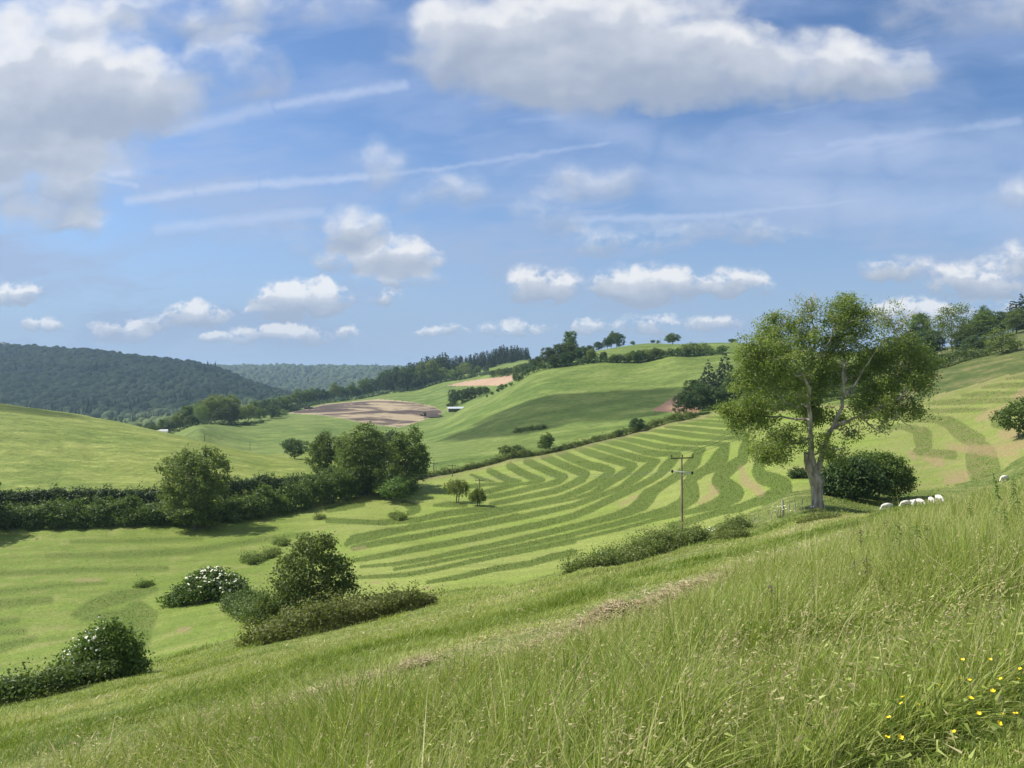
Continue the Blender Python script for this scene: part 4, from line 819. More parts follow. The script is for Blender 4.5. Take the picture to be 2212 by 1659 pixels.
for i, (px, Y, h) in enumerate([(612, 97, .75), (602, 99, .65), (590, 92, .7), (580, 90, .6), (557, 88, .8), (545, 86, .7), (534, 88, .6), (310, 76, .6), (690, 117, .5), (858, 117, .9), (850, 119, .8), (866, 115.5, .7)]):
    thicket('rush_tuft', [(px-8, Y, h*.7, 1.2), (px, Y+.3, h, 1.5), (px+8, Y, h*.7, 1.2)], 'light', 70, .17, 30+i, 'grey green tuft of rushes in the wet hollow of the mown field', 'rushes', 'rush tufts in the mown field', 18, .22)

def crowned(name, px, Y, blobs, n, nl, leaf, spread, kind, seed, label, cat, limbs, bark=BARK, trunk=.12, low=-.5, inside=.25, up=.35, flowers=None, group=None, sink=0.0):
    """a tree or bush made for one place: BLOBS are lumps of its crown in metres from its foot"""
    rng = np.random.default_rng(seed); p = ground_at(px, Y)
    p = p-Vector((0, 0, sink)); e = add_obj(name, None, loc=p, label=label, cat=cat, group=group)
    me, c = crown_mesh('crown', blobs, n, nl, leaf, spread, LEAF[kind], seed, low, inside, up, zmin=.1)
    cr = add_obj('crown', me, e)
    sk = Skeleton(); sk.limb([(0, 0, -.6), (0, 0, 0), limbs[0]], trunk, trunk*.7, step=.3, rng=rng, wob=.02)
    for q in limbs[1:]:
        i = sk.nearest(np.array(q)*.6); sk.limb([q], sk.r[i]*.7, trunk*.14, i, .3, rng, .05)
    for q in c[::2]:
        i = sk.nearest(q); sk.limb([q], min(sk.r[i]*.6, trunk*.25), trunk*.05, i, .35, rng, .04)
    v, f = sk.mesh(6); add_obj('trunk', build_mesh('trunk', v, [f], bark), e)
    if flowers:
        num, r, cond = flowers
        pick = [q for q in c if cond(q)]; idx = rng.choice(len(pick), num, replace=num > len(pick))
        add_obj('blossom', umbels(np.array([pick[i]+np.array([rng.normal()*.14, -.08+rng.normal()*.08, .15+rng.normal()*.06]) for i in idx]), r, rng), e)
    return e

# hawthorn on the bank: about 4.8 m, leaning right
crowned('hawthorn_tree', 655, 37.5, [(.5, 0, 3.55, 1.15, 1.1, 1.0), (1.15, .1, 2.8, 1.25, 1.2, 1.0), (-.35, -.1, 2.7, 1.15, 1.1, 1.05), (.2, .1, 1.8, 1.6, 1.4, 1.0), (-1.05, -.3, 1.5, 1.0, 1.0, .9), (1.6, 0, 1.7, 1.1, 1.1, .9), (.95, .2, 4.2, .55, .55, .5), (2.15, 0, 2.3, .5, .5, .4), (-1.7, -.5, .9, .9, .9, .7), (1.9, -.1, .9, .9, .8, .6), (.1, -.5, .9, 1.8, 1.0, .7), (.1, .1, 4.1, .5, .5, .45)], 520, 34, .135, .17, 'hedge', 101,
        'twisted hawthorn with dense dark crown above the bramble bank', 'tree', [(.2, 0, 1.3), (.5, 0, 3.2), (1.3, .1, 2.6), (-.6, 0, 2.3), (1.9, .1, 1.7), (-1.2, -.3, 1.2)], trunk=.16)
elder = crowned('elder_bush', 456, Y_at(456, 1296, 42, 90), [(0, 0, 1.5, 1.5, 1.2, .95), (.9, 0, 1.2, 1.2, 1.1, .9), (-1.2, -.2, .9, 1.1, 1.0, .65), (-2.1, -.3, .5, .8, .8, .45), (1.5, -.2, .7, .9, .9, .6), (-.3, .2, 1.9, .9, .9, .6)], 300, 32, .17, .2, 'mid', 103,
        'wide elder bush with creamy white blossom left of the hawthorn', 'bush', [(0, 0, .6), (.5, 0, 1.6), (-.9, 0, 1.0)], trunk=.07, flowers=(260, .085, lambda q: q[2] > 1.15 and q[0] > -1.2), sink=.5)
elder.scale = (1.45, 1.4, 1.25)
crowned('elder_bush', 218, 29.0, [(.1, 0, 1.5, .75, .75, .75), (.65, .1, 1.25, .75, .7, .8), (-.45, 0, 1.2, .75, .7, .65), (-.95, -.1, .75, .7, .7, .5), (.3, .1, 2.1, .45, .45, .4), (.95, 0, .7, .7, .6, .6), (0, -.2, .7, 1.0, .7, .6)], 260, 32, .125, .14, 'mid', 105,
        'upright elder bush in white blossom near the lower left corner', 'bush', [(0, 0, .6), (.2, 0, 1.7), (-.5, 0, 1.0), (.6, 0, 1.2)], trunk=.06, flowers=(120, .062, lambda q: q[0] < .25 and q[2] > .7), sink=.1)
# bush pair behind the big ash, seen against the brown patches
crowned('bush', 1846, 81, [(-1.0, -.6, 2.2, 2.6, 2.2, 2.1), (.9, -.8, 1.8, 2.2, 1.9, 1.8), (-1.9, -.4, 1.5, 2.0, 1.8, 1.6), (.2, -.4, 3.2, 1.6, 1.5, 1.2)], 330, 36, .30, .3, 'dark', 107, 'dense dark bush right of the big ash trunk, its near face in shade', 'bush', [(0, 0, 1.0), (0, 0, 2.4), (-1, 0, 2.0)], trunk=.12)
crowned('bush', 1899, 84, [(0, 0, 3.3, 2.3, 2.0, 1.9), (1.5, 0, 2.9, 1.9, 1.8, 1.8), (-1.6, 0, 3.7, 1.8, 1.8, 1.6), (2.2, -.1, 2.0, 1.5, 1.4, 1.5), (.4, 0, 1.6, 2.4, 1.9, 1.6), (-2.8, .2, 3.0, 1.5, 1.5, 1.5)], 360, 34, .26, .3, 'mid', 108, 'larger greener bush standing behind the dense dark bush', 'bush', [(0, 0, 1.0), (0, 0, 3.0), (1.5, 0, 2.4), (-1.6, 0, 3.0)], trunk=.14)
crowned('bush', 1722, 96, [(0, 0, .6, 1.0, .9, .7), (.6, 0, .5, .7, .7, .5)], 60, 26, .24, .2, 'dark', 109, 'small dark shrub in the mown grass just behind the ash trunk', 'bush', [(0, 0, .5), (.2, 0, .8)], trunk=.05)
# pair of little trees on the valley floor; drooping strands
def drooping(px, Y, H, Wd, seed, label):
    rng = np.random.default_rng(seed); p = ground_at(px, Y)
    e = add_obj('small_tree', None, loc=p, label=label, cat='tree', group='pair of little trees on the valley floor')
    bl = lumps((0, 0, H*.60), (Wd*.5, Wd*.5, H*.40), 12, .40, rng)
    c, d = blob_cloud(bl, 210, rng, -.5, .15)
    k = np.repeat(np.arange(len(c)), 26); fall = rng.uniform(0, 1, len(k))
    pts = c[k]+rng.normal(size=(len(k), 3))*.11+np.stack([0*fall, 0*fall, -fall*.85], -1)+d[k]*(.15*fall[:, None])
    pts[:, 2] = np.maximum(pts[:, 2], .45+rng.uniform(0, .4, len(k)))
    v, f = leaf_quads(pts, .20, rng, .2, .5, d[k]*.6)
    tint = rng.uniform(0, 1, len(c))[k]*.6+rng.uniform(0, 1, len(k))*.4
    add_obj('crown', build_mesh('crown', v, [f], LEAF['bright'], {'tint': np.repeat(tint, 4)}, False), e)
    sk = Skeleton(); sk.limb([(0, 0, -.5), (0, 0, 0), (.1, 0, H*.4), (0, 0, H*.85)], .13, .04)
    sk.limb([(.35, 0, -.4), (.4, 0, .6), (.9, .1, H*.55)], .10, .04)
    for b in bl[1:]: i = sk.nearest(np.array(b[:3])*.7); sk.limb([b[:3]], .05, .02, i, .5, rng, .05)
    v, f = sk.mesh(6); add_obj('trunk', build_mesh('trunk', v, [f], BARK), e)
drooping(986, Y_at(986, 1085, 110, 160), 4.75, 4.5, 111, 'larger of two drooping little trees on the valley floor')
drooping(1031, Y_at(1031, 1092, 105, 150), 3.15, 2.9, 112, 'smaller rounder little tree beside the drooping one')

# ------------------------------------------------------------------ the big ash
def big_ash():
    rng = np.random.default_rng(7)
    Y0 = 68.0; base = ground_at(1765.5, Y0); k = .2986*Y0/FL           # metres per unit of the traced limbs
    def w(x, y, d=0.0): return np.array([(x-875)*k, d, (1590-y)*k])
    e = add_obj('ash_tree', None, loc=base, label='big old ash with swollen pale bole, open crown and bare twigs', cat='tree')
    sk = Skeleton()
    sk.add((0, 0, -1.0), -1, .95); last = 0
    for x, y, r in [(873, 1592, 46), (872, 1560, 39), (872, 1500, 38), (870, 1440, 40), (866, 1400, 48), (862, 1375, 50)]: last = sk.add(w(x, y), last, r*k)
    fork = last
    def L(par, pts, r0, r1, wob=.05):
        sk.limb([w(*p) for p in pts], r0*k*1.06, r1*k*1.2, par, .55, rng, wob); return len(sk.p)-1
    def near(x, y, d=0): return int(np.argmin(np.linalg.norm(np.array(sk.p)-w(x, y, d), axis=1)))
    L(fork, [(820, 1330, -.2), (790, 1260, -.4), (775, 1195, -.6)], 30, 14)
    L(fork, [(850, 1300, 0), (840, 1230, .2), (833, 1080, .2), (822, 960, -.2), (800, 850, -.5), (800, 740, -.8), (760, 680, -1.2), (700, 600, -1.8), (640, 500, -2.2)], 24, 3)
    L(near(836, 1090), [(846, 940, 1.0), (860, 800, 1.4), (860, 640, 1.2), (862, 520, .8), (835, 420, .3), (800, 330, -.4)], 15, 2.5)
    L(near(862, 520, .8), [(890, 420, 1.0), (893, 300, 1.4), (888, 190, 1.6), (872, 95, 1.8)], 9, 1.2)
    L(near(862, 540, .8), [(905, 485, 0), (945, 380, -.6), (960, 260, -1.0)], 7, 1.2)
    L(fork, [(890, 1320, .3), (915, 1260, .5), (960, 1090, .5), (1005, 985, .2), (1043, 860, -.2), (1062, 740, -.4), (1040, 680, -.7), (1022, 570, -1.2), (970, 510, -1.8)], 22, 3)
    L(near(1062, 740, -.4), [(1090, 640, .4), (1105, 520, 1.0), (1100, 380, 1.3), (1110, 250, 1.4), (1120, 120, 1.2)], 12, 1.4)
    L(near(1062, 760, -.4), [(1120, 690, -.8), (1150, 620, -1.2), (1200, 500, -1.8), (1270, 380, -2.2)], 9, 1.3)
    L(near(985, 1030), [(1050, 960, -1.0), (1130, 920, -1.6), (1270, 850, -2.0), (1380, 790, -2.2), (1450, 690, -2.0), (1530, 590, -1.6)], 11, 2)
    L(near(1130, 920, -1.6), [(1200, 1000, -2.0), (1260, 1040, -2.2), (1310, 1020, -2.4)], 5, 1.0); L(near(1330, 815, -2.0), [(1360, 910, -2.2), (1410, 960, -2.2), (1490, 1010, -2.0)], 5, 1.0)
    L(near(1380, 790, -2.2), [(1460, 770, -1.2), (1520, 800, -.8), (1560, 860, -.4)], 5, 1.0)
    L(near(802, 850, -.5), [(740, 835, -1.2), (660, 860, -2.0), (560, 820, -2.6), (480, 700, -3.0)], 9, 1.6); L(near(800, 760, -.8), [(700, 770, .6), (600, 790, 1.6), (470, 830, 2.4), (340, 850, 2.8)], 9, 1.6)
    L(near(828, 1060), [(740, 1110, -.8), (600, 1120, -1.4), (480, 1150, -1.8), (400, 1200, -2.0)], 9, 1.4); L(near(822, 960), [(700, 940, 1.6), (540, 930, 2.4), (380, 960, 2.8), (290, 930, 3.0)], 9, 1.4)
    L(near(840, 1190), [(900, 1160, -1.2), (960, 1150, -2.0), (1010, 1130, -2.4)], 7, 1.5)
    L(near(760, 680, -1.2), [(650, 640, -2.8), (520, 560, -3.4), (420, 470, -3.2), (330, 400, -2.8)], 8, 1.3)
    L(near(860, 700, 1.3), [(740, 560, 2.4), (640, 420, 2.8), (600, 260, 2.6), (630, 160, 2.4)], 8, 1.2)
    main = len(sk.p)
    # crown lumps in the plane of the photograph with a depth each: x, y, half width, half height, depth, leafiness
    CR = [(640, 210, 60, 70, 2.4, .7), (555, 310, 90, 70, 2.0, .9), (780, 200, 100, 100, .5, .45), (880, 130, 80, 70, 1.6, .28), (1130, 130, 110, 100, 1.2, 1.0), (1180, 220, 120, 110, .6, .9), (1310, 240, 120, 100, -1.6, .40), (1390, 290, 70, 80, -2.0, .25),
          (480, 470, 130, 110, -2.6, 1.0), (330, 430, 70, 70, -2.6, .9), (330, 540, 80, 100, -2.4, 1.0), (320, 660, 70, 80, -1.2, .9), (640, 450, 130, 120, 2.2, 1.0), (760, 400, 120, 120, -.6, .9), (900, 420, 110, 120, .6, .7), (1040, 380, 120, 120, .6, .9), (1150, 420, 110, 110, -1.2, .8), (1260, 400, 110, 110, -2.4, .5),
          (420, 800, 150, 90, 1.6, 1.0), (300, 890, 80, 60, 2.8, .9), (480, 920, 150, 80, 1.8, 1.0), (360, 980, 90, 60, 2.4, .8), (560, 1090, 150, 80, -1.4, 1.0), (460, 1180, 100, 60, -1.8, 1.0), (590, 1180, 90, 70, -1.4, .8), (710, 1060, 110, 80, -1.0, .9), (940, 1170, 90, 80, -1.8, .9), (900, 1080, 60, 60, -1.0, .6),
          (560, 640, 160, 110, -2.4, .9), (700, 660, 120, 110, .8, .8), (660, 800, 120, 80, -2.0, .8), (1150, 830, 110, 90, -2.0, .9), (1080, 960, 90, 60, 1.6, .6), (1290, 720, 130, 110, -1.8, .8), (1210, 600, 110, 100, 1.0, .7), (1500, 470, 110, 90, -1.4, .9), (1560, 560, 100, 90, -1.2, .9), (1470, 640, 110, 90, -2.2, .8), (1580, 690, 80, 70, -.8, .6),
          (1450, 830, 120, 70, -1.2, .75), (1540, 900, 80, 40, -.6, .5), (1320, 900, 100, 60, -2.0, .6), (940, 640, 120, 120, 2.8, .9), (900, 800, 110, 120, 3.2, .9), (960, 930, 100, 90, 3.0, .9), (1060, 600, 110, 110, 2.6, .8), (1120, 1040, 80, 40, .6, .4), (1400, 560, 120, 110, .4, .8), (1340, 500, 100, 90, 1.4, .7), (1060, 250, 110, 90, -.8, .9), (960, 180, 70, 70, .4, .5), (700, 300, 110, 90, 1.0, .8), (560, 560, 110, 90, 2.0, .9), (1250, 830, 100, 90, 1.0, .8), (1400, 720, 100, 90, .8, .8), (1230, 990, 70, 40, -2.2, .3)]
    pts, leafy = [], []
    for x, y, hw, hh, d, lf in CR:
        n = int(hw*hh/430*(.55+.5*lf))+7
        q = rng.normal(size=(n, 3))*.56; q *= np.minimum(1, 1.35/np.maximum(np.linalg.norm(q, axis=1), 1e-6))[:, None]
        for a in q:
            pts.append(w(x+a[0]*hw, y-a[2]*hh, d+a[1]*hw*k*.95)); leafy.append(lf)
    pts = np.array(pts); leafy = np.array(leafy)
    keep = ~((pts[:, 1] < -.5) & (abs(pts[:, 0]-.5) < 4.2) & (rng.uniform(size=len(pts)) < .62)); pts, leafy = pts[keep], leafy[keep]
    A = np.array(sk.p[:main]); dist = np.array([np.linalg.norm(A-q, axis=1).min() for q in pts]); order = np.argsort(dist)
    tips = []
    for o_ in order:
        q = pts[o_]; i = sk.nearest(q); r0 = min(sk.r[i]*.62, .065)
        mid = (sk.p[i]*.45+q*.55)+np.array([0, 0, .10])+rng.normal(size=3)*.08
        j = sk.limb([mid, q], max(r0, .024), .016, i, .45, rng, .05)
        if leafy[o_] < .5:
            for _ in range(3):
                t_ = q+rng.normal(size=3)*.45+np.array([0, 0, .35]); sk.limb([t_], .020, .011, j, .4, rng, .03)
    tv, tf = sk.mesh(7)
    add_obj('trunk', build_mesh('trunk', tv, [tf], BARKP), e)
    # rough bole with burrs
    an = np.linspace(0, 2*math.pi, 28, endpoint=False); rings = []
    zs = np.linspace(-1.0, (1590-1355)*k, 26)
    for z in zs:
        u = z/((1590-1375)*k)
        r = (39*k)*(1+.30*max(0, .12-u)/.12*(u > 0)+.30*max(0, -u) + .30*math.exp(-((u-.90)/.13)**2))*(1-.62*float(sstep(u, .97, 1.09)))
        bump = 1+.16*(vnoise(np.cos(an)*2.2+9, np.sin(an)*2.2+z*1.5, 3)-.5)*2 + .06*np.sin(an*5+z*1.2)
        cx_ = np.interp(u, [0, .5, 1], [0, -.02, -9*k])
        rings.append(np.stack([cx_+np.cos(an)*r*bump, np.sin(an)*r*bump, np.full(28, z)], -1))
    bv = np.concatenate(rings); q = []
    for a in range(len(zs)-1):
        for b in range(28): q.append((a*28+b, a*28+(b+1) % 28, (a+1)*28+(b+1) % 28, (a+1)*28+b))
    top = len(bv); bv = np.vstack([bv, [rings[-1].mean(0)+np.array([0, 0, .15])]])
    tri = [((len(zs)-1)*28+b, (len(zs)-1)*28+(b+1) % 28, top) for b in range(28)]
    add_obj('bole', build_mesh('bole', bv, [np.array(q), np.array(tri)], BARKP), e)
    # sprays of leaves
    nl = np.round(leafy**1.2*80+4).astype(int); kk = np.repeat(np.arange(len(pts)), nl)
    lp = pts[kk]+rng.normal(size=(len(kk), 3))*np.array([.36, .36, .25])
    lp[:, 2] -= rng.uniform(0, .3, len(kk))
    ctr = np.array([0, 0, 9.0])
    v, f = leaf_quads(lp, .235, rng, .45, .42, unit(pts[kk]-ctr)*.5)
    tint = np.clip(rng.uniform(0, 1, len(pts))[kk]*.5+rng.uniform(0, 1, len(kk))*.5, 0, 1)
    add_obj('crown', build_mesh('crown', v, [f], LEAF['ash'], {'tint': np.repeat(tint, 4)}, False), e)
big_ash()
p = ground_at(1779, 67.6)
fl = add_obj('dead_branch', None, loc=p, label='pale dead branch leaning against the foot of the big ash', cat='branch')
v, f = tubes([(.1, 0, -.1), (-.06, 0, .6)], [(-.06, 0, .6), (-.14, .12, 1.25)], [.07, .06], [.06, .04], 6); add_obj('stick', build_mesh('stick', v, [f], BARKP), fl)
v, f = tubes([(-.06, 0, .55)], [(.16, 0, .8)], [.04], [.02], 6); add_obj('side_twig', build_mesh('side_twig', v, [f], BARKP), fl)

# ------------------------------------------------------------------ power line
M_POLE = mat_bark('pole_timber', (.17, .135, .10), (.30, .245, .185), 1.5)
M_STEEL = mat_plain('galvanised_steel', (.50, .50, .49), .5, .4)
M_DARK = mat_plain('brown_insulator', (.030, .022, .020), .3)
M_WHITE = mat_plain('pale_crossarm', (.62, .62, .58), .6)
M_YELLOW = mat_plain('yellow_plate', (.80, .62, .05), .5)
M_WIRE = mat_plain('green_copper_wire', (.10, .15, .13), .5)
M_WOODPALE = mat_bark('weathered_post', (.34, .30, .24), (.52, .47, .39), 5)

def part(name, parent, p0, p1, r0, r1, mat, sides=8, label=None):
    v, f = tubes(p0, p1, r0, r1, sides)
    return add_obj(name, build_mesh(name, v, [f], mat), parent, label=label)

def lathe(name, parent, c, axis, prof, mat, sides=12):
    axis = unit(np.array(axis, float)); t = unit(np.cross(axis, [.3, .9, .2])); b = np.cross(axis, t)
    an = np.arange(sides)/sides*6.28319
    v = np.concatenate([np.array(c)+axis*z+(t*np.cos(an)[:, None]+b*np.sin(an)[:, None])*r for z, r in prof])
    q = [(k*sides+i, k*sides+(i+1) % sides, (k+1)*sides+(i+1) % sides, (k+1)*sides+i) for k in range(len(prof)-1) for i in range(sides)]
    return add_obj(name, build_mesh(name, v, [np.array(q)], mat), parent)

def box(name, parent, c, s, mat, bevel=.0, rot=0.0, label=None):
    c, s = np.array(c, float), np.array(s, float)/2
    v = np.array([(x, y, z) for z in (-1, 1) for y in (-1, 1) for x in (-1, 1)], float)*s
    if rot: v = v@np.array([[math.cos(rot), math.sin(rot), 0], [-math.sin(rot), math.cos(rot), 0], [0, 0, 1]])
    f = np.array([(0, 2, 3, 1), (4, 5, 7, 6), (0, 1, 5, 4), (2, 6, 7, 3), (0, 4, 6, 2), (1, 3, 7, 5)])
    return add_obj(name, build_mesh(name, v+c, [f], mat, None, False), parent, label=label)

PB = np.array(ground_at(1473.5, 75)); PH = (1166-988)*75/FL
def main_pole():
    e = add_obj('power_pole', None, loc=PB, label='timber power pole with two crossarms and yellow plates standing in brambles', cat='power pole')
    part('post', e, [(0, 0, -1), (0, 0, 0)], [(0, 0, 0), (-.05, 0, PH)], [.14, .135], [.135, .09], M_POLE, 12)
    k = 75/FL; z1 = (1166-989)*k; z2 = (1166-1019)*k
    w = 24*k
    a = part('crossarm', e, [(-w-.05, -.13, z1-.03)], [(w-.02, -.10, z1+.03)], [.065], [.065], M_DARK, 6, 'dark upper crossarm')
    for x in (-w+.04, 0, w-.06): lathe('insulator', a, (x, -.1, z1+.03), (0, 0, 1), [(0, .03), (.10, .03), (.13, .085), (.2, .09), (.24, .05), (.30, .04)], M_DARK)
    b = part('crossarm', e, [(-20*k, -.14, z2+.06)], [(19*k, -.14, z2-.08)], [.06], [.06], M_WHITE, 6, 'pale lower crossarm')
    for x, z in ((-22*k, z2+.07), (21*k, z2-.09)): lathe('insulator', b, (x-.12, -.14, z), (1, -.25, 0), [(0, .03), (.03, .16), (.08, .19), (.12, .12), (.16, .19), (.20, .15), (.24, .04)], M_DARK)
    part('brace', e, [(-.32, -.16, z2), (.32, -.16, z2-.03)], [(-.02, -.13, z2-.42), (.04, -.13, z2-.42)], [.025]*2, [.025]*2, M_STEEL, 5)
    for z in (.92, 1.68): box('warning_plate', e, (.0, -.165, z), (.12, .03, .30), M_YELLOW)
    return z1, z2
z1_, z2_ = main_pole()
def wire(p0, p1, sag, r, label, mat=None):
    p0, p1 = np.array(p0), np.array(p1); t = np.linspace(0, 1, 25)
    q = p0+(p1-p0)*t[:, None]; q[:, 2] -= sag*4*t*(1-t)
    v, f = tubes(q[:-1]-q[12], q[1:]-q[12], [r]*24, [r]*24, 5)
    add_obj('power_line', build_mesh('power_line', v, [f], mat or M_WIRE), loc=q[12], label=label, cat='wire', group='wires of the power line')
top = PB+np.array([0, -.1, z1_+.32]); kk_ = 75/FL
def wp(px, py, Y): return np.array([(px-CX)/FL*Y, Y, (CY-py)/FL*Y])
wire(top+[-1.05, 0, 0], wp(2700, 455, 80), .9, .016, 'highest of the three wires rising from the power pole through the ash', None)
wire(top+[0, 0, 0], wp(2700, 480, 80), .9, .016, 'middle of the three wires rising from the power pole through the ash')
wire(top+[1.05, 0, 0], wp(2700, 510, 80), .9, .016, 'lowest of the three wires rising from the power pole through the ash')
wire(PB+[-.98, -.14, z2_+.07], wp(868, 1023, 150), .5, .012, 'upper thin wire crossing the stripes to the left of the pole')
wire(PB+[.95, -.14, z2_-.09], wp(868, 1029, 151), .5, .012, 'lower thin wire crossing the stripes to the left of the pole')
wire(PB+[.02, -.1, z2_-.6], np.array(ground_at(1535, 82)), .1, .014, 'stay wire slanting down to the right of the power pole')
def small_pole(px, ptop, pbase, lo, hi, label, arm=True):
    Y = Y_at(px, pbase, lo, hi); g = np.array(ground_at(px, Y)); h = (CY-ptop)/FL*Y-g[2]
    e = add_obj('power_pole', None, loc=g, label=label, cat='power pole', group='far poles of the power line')
    part('post', e, [(0, 0, -.5)], [(0, 0, h)], [.13], [.10], M_POLE, 8)
    if arm:
        a = part('crossarm', e, [(-.9, -.1, h-.25)], [(.9, -.1, h-.25)], [.05], [.05], M_DARK, 5)
        for x in (-.8, 0, .8): lathe('insulator', a, (x, -.1, h-.2), (0, 0, 1), [(0, .03), (.1, .07), (.2, .03)], M_DARK, 8)
small_pole(977, 1004, 1030, 165, 200, 'thin pole above the larger drooping tree')
small_pole(937, 999, 1026, 160, 220, 'pale pole at the left end of the scrubby hedge')
small_pole(876, 1021, 1066, 125, 165, 'pole in front of the valley clump')
small_pole(1036, 1035, 1060, 125, 190, 'pole behind the smaller drooping tree')
small_pole(442, 937, 956, 230, 450, 'tiny pole on the far left pasture', False)
small_pole(540, 953, 973, 210, 420, 'second tiny pole on the far left pasture', False)
small_pole(1427, 730, 743, 470, 600, 'tiny pole on the skyline left of the lone oak', False)

# ------------------------------------------------------------------ fence posts below the ash
for i, (px, Y, h, lb) in enumerate([(1628, 70, .75, 'left of two pale tree guards in the grass'), (1639, 70, .85, 'right of two pale tree guards in the grass'), (1666, 69.5, .8, 'first leaning fence post from the left below the ash'), (1679, 69, .8, 'second fence post from the left below the ash'), (1691.5, 68, 1.5, 'thick pale broken post among white cow parsley'), (1705, 68.5, 1.1, 'slim fence post right of the thick broken post'), (1718, 68.2, 1.1, 'slim fence post between broken post and ash'), (1732, 68, 1.1, 'fence post nearest the foot of the ash'), (1533, 66, .9, 'pale post stub in the scrub right of the power pole')]):
    r = .11 if h > 1.4 else .05
    e = add_obj('fence_post', None, loc=ground_at(px, Y), label=lb, cat='fence post', group='old fence posts below the ash')
    v, f = tubes([(0, 0, -.3), (0, 0, h*.5)], [(0, 0, h*.5), (rs.uniform(-.12, .12), 0, h)], [r, r*.95], [r*.95, r*.8], 7); add_obj('post', build_mesh('post', v, [f], M_WOODPALE), e)
def cow_parsley(px, Y, n, hh, label, seed):
    rng = np.random.default_rng(seed); e = add_obj('cow_parsley', None, loc=ground_at(px, Y), label=label, cat='wild plant')
    a = rng.uniform(0, 6.28, n); r = rng.uniform(.1, .8, n); p1 = np.stack([r*np.cos(a), r*np.sin(a), hh*rng.uniform(.6, 1.1, n)], -1); p0 = p1*np.array([.45, .45, 0])
    v, f = tubes(p0, p1, [.012]*n, [.008]*n, 4); add_obj('stem', build_mesh('stem', v, [f], LEAF['light']), e)
    add_obj('blossom', umbels(p1, .065, rng), e)
cow_parsley(1688, 67, 18, 1.1, 'white cow parsley round the thick broken post', 3)
cow_parsley(1740, 67, 9, .6, 'low white cow parsley at the foot of the ash', 4)
cow_parsley(1535, 65.5, 12, 1.0, 'small white cow parsley near the power pole scrub', 6)

# ------------------------------------------------------------------ sheep
def mat_wool():
    m, t = new_mat('wool'); pos = t.n('ShaderNodeTexCoord').outputs['Object']
    n = t.noise(pos, 14, 3, .6)
    b = t.n('ShaderNodeBsdfPrincipled', {'Base Color': t.mix(n, (.52, .49, .42), (.74, .72, .66)), 'Roughness': .95, 'Normal': t.n('ShaderNodeBump', {'Strength': .6, 'Distance': .04, 'Height': n}).outputs[0]})
    finish(t, b.outputs[0]); return m
M_WOOL = mat_wool()
def sheep_mesh():
    """one continuous skin: trunk, grazing neck and head, ears, four jointed legs, tail; faces -X, 1.15 m long"""
    me = bpy.data.meshes.new('sheep')
    P_ = []; E = []; R = []
    def a(p, r, par=None):
        P_.append(p); R.append(r)
        if par is not None: E.append((par, len(P_)-1))
        return len(P_)-1
    pel = a((.34, 0, .60), (.20, .22)); mid = a((.05, 0, .585), (.25, .26), pel); sh = a((-.26, 0, .60), (.20, .22), mid)
    nk = a((-.46, 0, .50), (.13, .14), sh); nk2 = a((-.60, 0, .30), (.09, .10), nk); hd = a((-.67, 0, .19), (.075, .085), nk2); mz = a((-.76, 0, .05), (.045, .05), hd)
    for s in (-1, 1):
        a((-.63, s*.15, .20), (.018, .03), hd)
        k = a((-.27, s*.11, .40), (.085, .085), sh); k2 = a((-.28, s*.11, .22), (.042, .042), k); k3 = a((-.27, s*.11, .07), (.030, .030), k2); a((-.29, s*.11, .0), (.036, .036), k3)
        h = a((.32, s*.12, .40), (.105, .105), pel); h2 = a((.42, s*.12, .23), (.045, .045), h); h3 = a((.38, s*.12, .08), (.030, .030), h2); a((.36, s*.12, .0), (.036, .036), h3)
    t = a((.56, 0, .62), (.05, .05), pel); a((.62, 0, .42), (.035, .035), t)
    me.from_pydata(P_, E, [])
    o = bpy.data.objects.new('sheep', me); C.objects.link(o)
    sk = o.modifiers.new('skin', 'SKIN'); sk.use_smooth_shade = True
    for i, v in enumerate(me.skin_vertices[0].data): v.radius = R[i]; v.use_root = (i == 0)
    o.modifiers.new('sub', 'SUBSURF').levels = 2; o.modifiers[-1].render_levels = 2
    dg = bpy.context.evaluated_depsgraph_get(); m2 = bpy.data.meshes.new_from_object(o.evaluated_get(dg)); m2.name = 'sheep'
    bpy.data.objects.remove(o); bpy.data.meshes.remove(me)
    m2.materials.clear(); m2.materials.append(M_WOOL); return m2
SH = sheep_mesh()
for px, Y, rot, s, lb in [(1916, 73.5, .15, 1.12, 'white sheep grazing on its own furthest left in the row'), (1957, 75, .1, 1.05, 'creamy sheep at the left of the close bunch'), (1969, 76, 1.2, .95, 'sheep in the middle of the close bunch'), (1975, 75.6, .9, 1.0, 'sheep right of the middle in the close bunch'), (1988, 76, 1.9, .98, 'sheep at the right of the close bunch'), (2012, 76.5, 1.5, 1.0, 'sheep seen end on between bunch and last sheep'), (2029, 77, 1.7, 1.05, 'white sheep furthest right in the row'), (2170, 84, .3, 1.05, 'lone sheep half hidden behind nettles near the right border')]:
    o = add_obj('sheep', SH, loc=ground_at(px, Y), label=lb, cat='sheep', group='sheep grazing below the brown patches'); o.rotation_euler = (0, 0, rot); o.scale = (s*.93, s*.93, s*.93)

